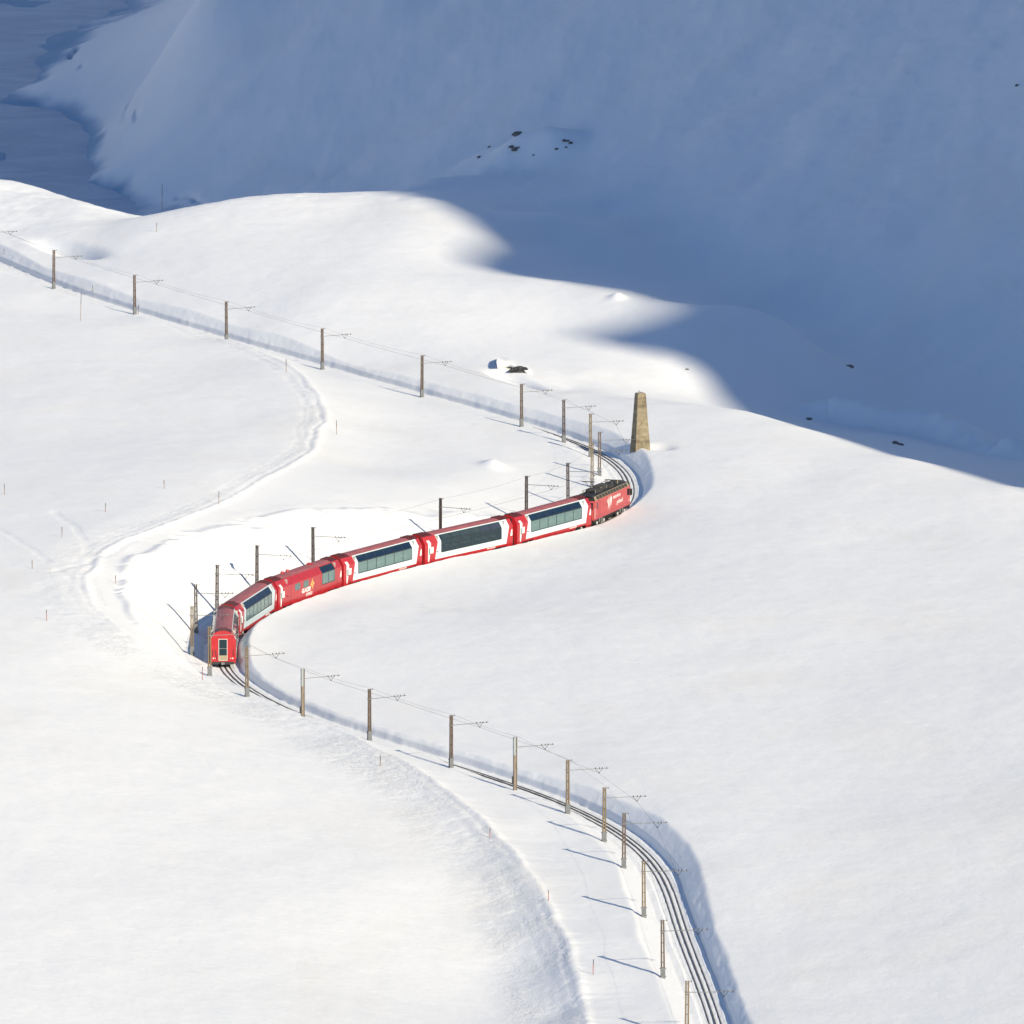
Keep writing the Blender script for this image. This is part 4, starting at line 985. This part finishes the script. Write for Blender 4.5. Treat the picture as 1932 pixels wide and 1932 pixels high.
    panto(2.5, True, 1)
    panto(10.6, False, -1)
    # running gear
    MB().box(0.4, L - 0.4, -1.15, 1.15, 0.62, 0.97).obj('underframe', BLACK, root)
    for x in (3.1, L - 3.1):
        bo = MB().box(x - 1.9, x + 1.9, 0.95, 1.12, 0.36, 0.72).box(x - 1.9, x + 1.9, -1.12, -0.95, 0.36, 0.72).obj('bogie', BLACK, root)
        for dx in (-1.3, 1.3):
            for sd in (-1, 1):
                MB().disc((x + dx, sd * 0.58, 0.45), (0, 1, 0), 0.46, 0.13, 16).obj('wheel', BLACK, bo)
                MB().disc((x + dx, sd * 1.14, 0.46), (0, 1, 0), 0.2, 0.1, 10).obj('axle_box', FROST, bo)
        for dx in (-0.45, 0.45):
            MB().bar((x + dx, -1.15, 0.42), (x + dx, -1.15, 0.9), 0.11, 8).bar((x + dx, 1.15, 0.42), (x + dx, 1.15, 0.9), 0.11, 8).obj('spring', GREY, bo)
    MB().box(6.0, 8.0, -1.05, 1.05, 0.30, 0.64).obj('battery_box', BLACK, root)
    # flank emblem: brush-stroke mountain, and two lines of lettering
    m1 = text_mesh('matterhorn', 0.62, PURE, 0.12, 0.004); m2 = text_mesh('gotthard', 0.66, PURE, 0.12, 0.006)
    for sd in (-1, 1):
        strokes = [[(5.2, 1.55), (5.45, 1.95), (5.35, 2.5), (5.75, 3.0), (5.6, 2.5), (5.75, 1.95)],
                   [(5.75, 1.25), (5.95, 1.9), (5.85, 2.4), (6.15, 3.02), (6.25, 2.45), (6.1, 1.9)],
                   [(6.3, 1.7), (6.42, 2.2), (6.3, 2.65), (6.6, 2.95), (6.75, 2.45), (6.55, 2.0)],
                   [(4.85, 1.95), (5.05, 2.2), (4.95, 2.5), (5.2, 2.75), (5.15, 2.35)]]
        for pts in strokes:
            q = [((x if sd < 0 else 12.0 - x), sd * 1.347, z) for x, z in pts]
            MB().slab(q, (0, sd * 0.004, 0)).obj('emblem_stroke', PURE, root)
        for me, x, z in ((m1, 7.1, 2.45), (m2, 8.6, 1.72)):
            t = use('lettering', me, root)
            if sd < 0: t.location = (x, -1.352, z); t.rotation_euler = (R(90), 0, 0)
            else: t.location = (x + 3.4 - 2.0, 1.352, z); t.rotation_euler = (R(90), 0, R(180))
    return root
LOCO_RED = mat('faded_red_paint', (0.46, 0.075, 0.075), 0.45, noise=0.12, nscale=1.2)
locomotive(sr - 6 * PITCH + 0.1)

# ---------------------------------------------------------------- masts
WOODS = [mat('brown_timber', (0.095, 0.066, 0.048), 0.8, noise=0.35, nscale=3.0, stretch=(6, 6, 0.5)),
         mat('tan_timber', (0.15, 0.112, 0.065), 0.8, noise=0.30, nscale=3.0, stretch=(6, 6, 0.5)),
         mat('dark_timber', (0.055, 0.042, 0.038), 0.8, noise=0.35, nscale=3.0, stretch=(6, 6, 0.5))]
CONC = mat('concrete_shoe', (0.14, 0.15, 0.16), 0.8, noise=0.25, nscale=4.0)
MH = 5.12
def mast_meshes():
    M = {}
    for i, w in enumerate(WOODS):
        for sd, nm in ((-1, 'a'), (1, 'b')):
            c0 = sd * 0.118; c1 = sd * 0.098
            h = 0.070
            M['post', i, sd] = MB().hexa([(c0 - h, -h, 0.15), (c0 + h, -h, 0.15), (c0 + h, h, 0.15), (c0 - h, h, 0.15), (c1 - h * .88, -h * .85, MH), (c1 + h * .88, -h * .85, MH), (c1 + h * .88, h * .85, MH), (c1 - h * .88, h * .85, MH)]).mesh('post', w)
    sp = MB()
    for z in (1.35, 2.2, 3.05, 3.9, 4.8):
        sp.box(-0.02, 0.02, -0.05, 0.05, z, z + 0.10)
    M['spacer'] = sp.mesh('spacer', WOODS[2])
    M['shoe'] = MB().box(-0.205, 0.205, 0.075, 0.125, -1.2, 0.95).box(-0.205, 0.205, -0.125, -0.078, -1.2, 0.95).box(-0.205, -0.185, -0.078, 0.075, -1.2, 0.95).box(0.185, 0.205, -0.078, 0.075, -1.2, 0.95).mesh('shoe', CONC)
    b = MB()
    for z in (0.16, 0.86):
        b.bar((-0.27, -0.06, z), (0.27, -0.06, z), 0.035, 6).bar((-0.27, 0.06, z), (0.27, 0.06, z), 0.035, 6)
    M['bolts'] = b.mesh('bolts', BLACK)
    M['clamp'] = MB().box(-0.21, 0.21, -0.10, 0.10, MH - 1.02, MH - 0.94).box(-0.2, 0.2, -0.09, 0.09, MH - 0.12, MH - 0.08).mesh('clamp', GREY)
    M['arm'] = MB().bar((0.1, 0, MH - 0.98), (4.02, 0, MH - 0.93), 0.030, 8).mesh('arm', GREY)
    M['hanger'] = MB().bar((2.72, 0, MH - 0.95), (3.07, 0, MH - 1.36), 0.020).bar((3.42, 0, MH - 0.94), (3.07, 0, MH - 1.36), 0.020).bar((3.0, 0, MH - 1.36), (3.14, 0, MH - 1.36), 0.03).mesh('hanger', BLACK)
    ins = MB()
    for x in (2.72, 3.12, 3.42, 3.84):
        ins.bar((x, 0, MH - 0.99), (x, 0, MH - 0.82), 0.045, 6, 0.03)
    M['insulator'] = ins.mesh('insulator', BLACK)
    M['bracket'] = MB().bar((0.08, 0, MH - 0.1), (0.36, 0, MH - 0.06), 0.02).bar((0.36, 0, MH - 0.12), (0.36, 0, MH + 0.05), 0.035).mesh('bracket', GREY)
    # single steel mast
    M['steel'] = MB().box(-0.17, -0.13, -0.11, 0.11, 0.0, MH).box(0.13, 0.17, -0.11, 0.11, 0.0, MH).box(-0.13, 0.13, -0.02, 0.02, 0.0, MH).mesh('mast_column', mat('weathered_steel', (0.20, 0.165, 0.135), 0.6, metal=0.2, noise=0.3, nscale=3))
    M['plate'] = MB().box(-0.18, 0.02, -0.125, 0.125, MH - 1.75, MH + 0.01).mesh('tension_plate', GALV)
    M['weight'] = MB().box(-0.30, -0.18, -0.09, 0.09, 0.7, 1.35).mesh('tension_weight', BLACK)
    return M
MM = mast_meshes()
# x, y of the foot, timber (0 brown, 1 tan, 2 dark, 'steel'), wording
MASTS = [
    (-69.75, 1445.05, 0, 'mast beyond the left edge, only the end of its arm in view'),
    (-59.91, 1417.36, 0, 'brown twin-post mast, first from the left edge on the upper stretch of track'),
    (-48.4, 1390.69, 0, 'brown twin-post mast, second from the left edge on the upper stretch of track'),
    (-35.93, 1363.35, 0, 'brown twin-post mast, third from the left edge on the upper stretch of track'),
    (-23.4, 1336.51, 0, 'brown twin-post mast, fourth from the left edge on the upper stretch of track'),
    (-10.9, 1310.19, 0, 'brown twin-post mast, fifth from the left edge on the upper stretch of track'),
    (1.13, 1283.41, 0, 'brown twin-post mast, sixth from the left edge on the upper stretch of track'),
    (6.09, 1269.95, 2, 'dark twin-post mast left of the tan one, just before the upper bend by the obelisk'),
    (9.13, 1260.03, 1, 'tan twin-post mast in the upper bend, furthest of the two overlapping ones'),
    (10.04, 1242.46, 0, 'brown twin-post mast whose arm crosses in front of the obelisk'),
    (9.12, 1232.5, 1, 'tan twin-post mast standing directly behind the locomotive roof'),
    (6.31, 1215.67, 2, 'dark twin-post mast behind the coach next to the locomotive, by its front end'),
    (1.59, 1202.87, 2, 'dark twin-post mast behind the rear end of the coach next to the locomotive'),
    (-7.85, 1185.58, 2, 'dark twin-post mast behind the coach with the darkest windows'),
    (-21.4, 1162.64, 2, 'dark twin-post mast behind the front end of the all-red lettered coach'),
    (-27.16, 1149.5, 2, 'dark twin-post mast behind the rear end of the all-red lettered coach'),
    (-31.06, 1136.34, 2, 'dark twin-post mast behind the second coach from the rear, in its blue shadow'),
    (-32.86, 1122.72, 2, 'dark twin-post mast left of the rearmost coach, taller-looking of the close pair'),
    (-32.86, 1108.32, 1, 'tan twin-post mast left of the rearmost coach, nearer of the close pair'),
    (-30.65, 1093.92, 1, 'tan twin-post mast standing right against the left flank of the rearmost coach end'),
    (-26.52, 1079.89, 1, 'tan twin-post mast, first one on the lower track in front of the train'),
    (-20.67, 1065.19, 'steel', 'grey-topped single steel mast, second one on the lower track in front of the train'),
    (-13.91, 1052.2, 0, 'brown twin-post mast, third one on the lower track in front of the train'),
    (-5.86, 1036.94, 0, 'brown twin-post mast just left of the lower grey-topped steel mast'),
    (0.3, 1023.98, 'steel', 'grey-topped single steel mast with tension weight, the lower of the two steel masts'),
    (5.22, 1011.03, 1, 'tan twin-post mast just right of the lower grey-topped steel mast'),
    (8.54, 997.21, 1, 'tan twin-post mast, fifth up the track from the bottom edge'),
    (10.21, 982.59, 0, 'brown twin-post mast, fourth up the track from the bottom edge'),
    (11.75, 957.87, 1, 'golden tan twin-post mast, third up the track from the bottom edge'),
    (13.03, 927.84, 0, 'brown twin-post mast, second up the track from the bottom edge'),
    (14.65, 899.85, 1, 'tan twin-post mast cut off by the bottom edge of the picture')]
TIPS = []; TOPS = []
for k, (mx, my, tone, label) in enumerate(MASTS):
    j = int(np.argmin(np.hypot(TRACK[:, 0] - mx, TRACK[:, 1] - my)))
    n = np.array([-TT[j, 1], TT[j, 0]])              # right-hand normal
    a = math.atan2(n[1], n[0])
    z = zat(mx, my)
    rr = random.Random(k * 7 + 1)
    root = thing('catenary_mast', (mx, my, z), label, 'mast', 'overhead line masts along the track', a)
    root.rotation_euler = (R(rr.uniform(-0.5, 0.5)), R(rr.uniform(-0.6, 0.6)), a)
    if tone == 'steel':
        use('mast_column', MM['steel'], root); use('tension_plate', MM['plate'], root); use('tension_weight', MM['weight'], root)
    else:
        use('post', MM['post', tone, -1], root); use('post', MM['post', tone, 1], root)
        tag(use('spacer', MM['spacer'], root), kind='stuff'); use('shoe', MM['shoe'], root); tag(use('bolts', MM['bolts'], root), kind='stuff')
        use('bracket', MM['bracket'], root)
    use('clamp', MM['clamp'], root)
    ar = use('arm', MM['arm'], root)
    use('hanger', MM['hanger'], ar); tag(use('insulator', MM['insulator'], ar), kind='stuff')
    TIPS.append((mx + n[0] * 3.07, my + n[1] * 3.07, z + MH - 1.39))
    TOPS.append((mx + n[0] * 0.36, my + n[1] * 0.36, z + MH))

def wire(name, pts, r, sag, label):
    m = MB(); q = []
    for a, b in zip(pts[:-1], pts[1:]):
        a = Vector(a); b = Vector(b)
        for t in np.arange(0, 1, 0.125):
            p = a.lerp(b, t); p.z -= sag * 4 * t * (1 - t) * (b - a).length / 29.0
            q.append(p)
    q.append(Vector(pts[-1]))
    k = 0
    for i, p in enumerate(q):
        d = (q[min(i + 1, len(q) - 1)] - q[max(i - 1, 0)]).normalized()
        u = d.cross(Vector((0, 0, 1))).normalized(); w = u.cross(d)
        for t in range(4):
            an = math.pi / 2 * t
            m.v.append(tuple(p + u * r * math.cos(an) + w * r * math.sin(an)))
        if i:
            for t in range(4):
                t2 = (t + 1) % 4
                m.f.append((k - 4 + t, k - 4 + t2, k + t2, k + t))
        k += 4
    return tag(m.obj(name, WIRE), label, 'wire')
WIRE = mat('copper_wire', (0.10, 0.09, 0.085), 0.5, metal=0.6)
ext = lambda P: [tuple(Vector(P[0]) * 2 - Vector(P[1]))] + list(P) + [tuple(Vector(P[-1]) * 2 - Vector(P[-2]))]
wire('contact_wire', ext(TIPS), 0.011, 0.06, 'thin contact wire strung from hanger to hanger above the whole track')
wire('feeder_wire', ext(TOPS), 0.008, 0.30, 'fine feeder wire running from mast head to mast head')

# ---------------------------------------------------------------- snow marker poles
POLE_TOP = mat('pole_black', (0.03, 0.025, 0.025), 0.6)
POLE_LOW = mat('pole_orange', (0.24, 0.12, 0.06), 0.6, noise=0.2, nscale=3)
POLE_RED = mat('pole_red', (0.33, 0.06, 0.045), 0.6, noise=0.2, nscale=3)
POLES = [
    (-54.80, 1376.40, 3.57, 0, 'tall snow pole beside the trail near the second mast from the left'),
    (-55.91, 1191.20, 1.19, 0, 'snow pole at the far left edge, on the pale field'),
    (-38.36, 1192.80, 0.99, 0, 'snow pole on the left field, rightmost of those standing on the open field'),
    (-44.12, 1173.20, 1.01, 0, 'snow pole on the left field between the edge pole and the trail'),
    (-32.07, 1182.80, 1.45, 0, 'snow pole on the trail edge above the steep bank'),
    (-27.42, 1315.20, 1.55, 0, 'snow pole between the upper track and the bend of the trail'),
    (-20.36, 1256.00, 1.66, 0, 'snow pole just right of the outer bend of the trail'),
    (-47.94, 1151.20, 1.13, 0, 'snow pole left of the trail crossing, upper of two'),
    (-50.04, 1126.80, 0.97, 0, 'snow pole left of the trail crossing, lower of two'),
    (-41.26, 1124.00, 0.88, 0, 'short snow pole at the top left corner of the steep bank'),
    (-47.11, 1092.80, 1.18, 1, 'reddish snow pole on the slope left of the trail, lowest on the left side'),
    (-30.89, 1076.40, 1.24, 1, 'reddish snow pole left of the mast against the rearmost coach'),
    (-12.60, 1032.80, 1.03, 0, 'snow pole with orange foot below the lower track'),
    (-2.06, 997.20, 1.00, 1, 'red snow pole beside the descending trail, upper one'),
    (3.28, 964.40, 0.99, 1, 'red snow pole beside the descending trail, middle one'),
    (7.01, 929.20, 1.31, 1, 'tall red snow pole beside the descending trail near the bottom edge'),
    (-50.38, 1562.80, 3.97, 0, 'tall thin measuring pole on the sunlit crest against the blue shadow'),
    (-47.46, 1449.20, 1.28, 0, 'short snow pole just below the sunlit crest'),
    (-54.82, 1417.60, 0.83, 0, 'small stake on the far bank of the upper track, near the second mast'),
    (-47.98, 1391.60, 1.16, 0, 'small stake right beside the second mast from the left'),
    (-68.26, 1457.20, 0.64, 0, 'tiny stake above the upper track at the left edge')]
for k, (x, y, h, red, label) in enumerate(POLES):
    rr = random.Random(k + 40)
    z = zat(x, y)
    root = thing('snow_pole', (x, y, z), label, 'marker pole', 'snow marker poles')
    root.rotation_euler = (R(rr.uniform(-2, 2)), R(rr.uniform(-2, 2)), 0)
    c = h * (0.42 if not red else 0.3)
    MB().bar((0, 0, -0.5), (0, 0, h - c), 0.032, 6).obj('lower_pole', POLE_RED if red else POLE_LOW, root)
    MB().bar((0, 0, h - c), (0, 0, h), 0.036, 6, 0.030).obj('upper_pole', POLE_TOP, root)

# ---------------------------------------------------------------- concrete obelisk
def obelisk_mat():
    m, nt, b = new_mat('weathered_concrete')
    tc = nt.nodes.new('ShaderNodeTexCoord')
    n1 = nt.nodes.new('ShaderNodeTexNoise'); n1.inputs['Scale'].default_value = 1.6; n1.inputs['Detail'].default_value = 8; n1.inputs['Roughness'].default_value = 0.7
    mp = nt.nodes.new('ShaderNodeMapping'); mp.inputs['Scale'].default_value = (0.25, 0.25, 1.25)
    n2 = nt.nodes.new('ShaderNodeTexNoise'); n2.inputs['Scale'].default_value = 1.0; n2.inputs['Detail'].default_value = 4
    nt.links.new(tc.outputs['Object'], n1.inputs['Vector']); nt.links.new(tc.outputs['Object'], mp.inputs['Vector']); nt.links.new(mp.outputs['Vector'], n2.inputs['Vector'])
    ad = nt.nodes.new('ShaderNodeMath'); ad.operation = 'ADD'
    nt.links.new(n1.outputs['Fac'], ad.inputs[0]); nt.links.new(n2.outputs['Fac'], ad.inputs[1])
    cr = nt.nodes.new('ShaderNodeValToRGB')
    e = cr.color_ramp.elements
    e[0].position = 0.36; e[0].color = (0.085, 0.065, 0.04, 1)
    e[1].position = 0.64; e[1].color = (0.31, 0.265, 0.18, 1)
    dv = nt.nodes.new('ShaderNodeMath'); dv.operation = 'MULTIPLY'; dv.inputs[1].default_value = 0.5
    nt.links.new(ad.outputs[0], dv.inputs[0]); nt.links.new(dv.outputs[0], cr.inputs['Fac']); nt.links.new(cr.outputs['Color'], b.inputs['Base Color'])
    bp = nt.nodes.new('ShaderNodeBump'); bp.inputs['Distance'].default_value = 0.04
    nt.links.new(n1.outputs['Fac'], bp.inputs['Height']); nt.links.new(bp.outputs['Normal'], b.inputs['Normal'])
    b.inputs['Roughness'].default_value = 0.9
    return m
OB = obelisk_mat()
ox, oy = 14.93, 1259.23
oz = zat(ox, oy) - 0.35
ob = thing('obelisk_monument', (ox, oy, oz), 'tapering concrete obelisk standing beside the bend of the track above the locomotive', 'monument', None, R(20))
def frustum(a0, a1, z0, z1):
    return MB().hexa([(-a0, -a0, z0), (a0, -a0, z0), (a0, a0, z0), (-a0, a0, z0), (-a1, -a1, z1), (a1, -a1, z1), (a1, a1, z1), (-a1, a1, z1)])
w = lambda z: 0.90 - (0.90 - 0.50) * z / 6.75
frustum(w(-1) + 0.015, w(1.55) + 0.015, -1.0, 1.55).obj('plinth', OB, ob)
frustum(w(1.55), w(3.4), 1.55, 3.4).obj('shaft_block', OB, ob)
frustum(w(3.4) - 0.006, w(6.55) - 0.006, 3.4, 6.55).obj('shaft_block', OB, ob)
frustum(w(6.55), 0.45, 6.55, 6.72).obj('cap', OB, ob)
MB().bar((-0.2, 0, 6.7), (-0.2, 0, 7.0), 0.025).bar((-0.2, 0, 7.0), (0.1, 0, 6.75), 0.02).obj('iron_hook', BLACK, ob)

# ---------------------------------------------------------------- rocks and snowed-up stream gap
BOULDER = mat('boulder_rock', (0.17, 0.155, 0.14), 0.9, noise=0.4, nscale=2.5, bump=0.05)
BLACK_ROCK = mat('near_black_rock', (0.03, 0.03, 0.032), 0.6, noise=0.5, nscale=3, bump=0.05)  # near-black rock filling the opening under the snow lip
def boulder(name, x, y, rx, ry, rz, seed, label, lift=0.0, cat='rock', material=None, group='rocks showing through the snow'):
    rr = random.Random(seed)
    bm = bmesh.new()
    bmesh.ops.create_icosphere(bm, subdivisions=3, radius=1)
    ph = [rr.uniform(0, 6) for _ in range(6)]
    for v in bm.verts:
        c = v.co
        f = 1 + 0.22 * math.sin(3.1 * c.x + ph[0]) * math.cos(2.7 * c.y + ph[1]) + 0.16 * math.sin(5.3 * c.z + ph[2] + 2 * c.x) + 0.09 * math.sin(9 * c.y + ph[3]) * math.sin(8 * c.x + ph[4]) + rr.uniform(-0.05, 0.05)
        v.co = Vector((c.x * rx, c.y * ry, c.z * rz)) * f
    me = bpy.data.meshes.new(name); bm.to_mesh(me); bm.free()
    me.materials.append(material or BOULDER)
    o = link(bpy.data.objects.new(name, me))
    o.location = (x, y, zat(x, y) + lift)
    o.rotation_euler = (0, 0, rr.uniform(0, 6))
    return tag(o, label, cat, group)
ROCKS = [
    (0.82, 1522.00, 0.71, 0.45, 'rounded dark rock on top of the snowy knoll in the shadow'),
    (-3.21, 1532.00, 0.24, 0.15, 'small rock on the left flank of the shaded knoll'),
    (-4.61, 1524.40, 0.30, 0.19, 'rock at the left foot of the shaded knoll'),
    (-0.07, 1519.60, 0.36, 0.22, 'upper rock of the cluster in the middle of the shaded knoll'),
    (0.44, 1518.80, 0.47, 0.30, 'largest rock of the cluster in the middle of the shaded knoll'),
    (0.96, 1518.80, 0.18, 0.11, 'small upright rock right of the cluster on the shaded knoll'),
    (3.03, 1516.00, 0.18, 0.11, 'tiny rock low on the right half of the shaded knoll'),
    (7.25, 1516.00, 0.30, 0.19, 'first rock of the curved row at the right end of the knoll'),
    (7.77, 1516.00, 0.24, 0.15, 'second rock of the curved row at the right end of the knoll'),
    (8.21, 1515.60, 0.30, 0.19, 'outermost rock of the curved row at the right end of the knoll'),
    (6.21, 1514.80, 0.24, 0.15, 'rock just inside the curved row on the shaded knoll'),
    (7.54, 1514.80, 0.18, 0.11, 'small rock inside the curve of the rock row'),
    (21.61, 1338.00, 0.21, 0.13, 'lone dark rock at the tip of the big shadow, near the sunlit slope'),
    (42.52, 1364.00, 0.43, 0.27, 'dark rock in the middle of the blue shaded slope on the right'),
    (42.16, 1363.20, 0.21, 0.13, 'small rock leaning against the dark rock on the right shaded slope'),
    (36.39, 1326.80, 0.36, 0.23, 'rock at the edge of the gully right of the obelisk'),
    (46.31, 1305.60, 0.46, 0.29, 'flat rock in the shaded gully on the right'),
    (46.92, 1304.80, 0.36, 0.22, 'second flat rock in the shaded gully on the right'),
    (67.60, 1454.80, 0.28, 0.18, 'lone rock high on the shaded slope near the right edge')]
for k, (x, y, r1, r3, label) in enumerate(ROCKS):
    boulder('rock', x, y, r1, r1 * 1.1, r3, k + 3, label)

# snow bridge over the stream: broken lip of snow above a dark bank
gx, gy = 0.13, 1326.98
lip = MB(); rr = random.Random(11)
rows_ = []
for i in range(9):
    t = i / 8.0
    cx = gx - 2.0 + 4.3 * t; base = zat(cx, gy + 9)
    top = base + 0.95 - 0.8 * t + rr.uniform(-0.12, 0.12)
    thick = 1.25 - 0.35 * t + 0.2 * math.sin(t * 9) + rr.uniform(-0.1, 0.1)
    fy = gy + 1.5 * math.sin(t * 5.0) + rr.uniform(-0.4, 0.4)
    rows_.append([(cx, fy + 12, base - 0.35), (cx, fy + 6, top - 0.1), (cx, fy + 1.6, top + 0.05), (cx, fy, top - 0.10), (cx + 0.05, fy + 0.35, top - thick * 0.35), (cx + 0.1, fy + 1.5, top - thick * 0.8), (cx, fy + 4.5, top - thick - 0.3)])
lp = lip.sheet(rows_).obj('snow_bridge', SNOW, None, True)
tag(lp, 'broken snow bridge overhanging a dark stream gap behind the sixth mast from the left', 'snow bridge')
boulder('rock', 0.91, 1326.58, 1.25, 0.9, 0.42, 77, 'dark rock under the broken snow bridge', 0.25, material=BLACK_ROCK)
# ---------------------------------------------------------------- frozen lake
def lake_material():
    m, nt, b = new_mat('lake_ice')
    tc = nt.nodes.new('ShaderNodeTexCoord')
    n = nt.nodes.new('ShaderNodeTexNoise'); n.inputs['Scale'].default_value = 0.05; n.inputs['Detail'].default_value = 9; n.inputs['Roughness'].default_value = 0.6; n.inputs['Distortion'].default_value = 1.5
    nt.links.new(tc.outputs['Object'], n.inputs['Vector'])
    cr = nt.nodes.new('ShaderNodeValToRGB')
    e = cr.color_ramp.elements
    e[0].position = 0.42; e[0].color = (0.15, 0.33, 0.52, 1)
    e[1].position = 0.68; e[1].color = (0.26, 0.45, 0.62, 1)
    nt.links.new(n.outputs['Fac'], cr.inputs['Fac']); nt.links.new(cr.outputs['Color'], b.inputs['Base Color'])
    b.inputs['Roughness'].default_value = 0.6
    bp = nt.nodes.new('ShaderNodeBump'); bp.inputs['Distance'].default_value = 0.3
    nt.links.new(n.outputs['Fac'], bp.inputs['Height']); nt.links.new(bp.outputs['Normal'], b.inputs['Normal'])
    return m
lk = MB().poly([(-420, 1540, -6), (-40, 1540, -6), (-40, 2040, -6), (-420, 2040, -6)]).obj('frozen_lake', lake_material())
tag(lk, kind='structure')
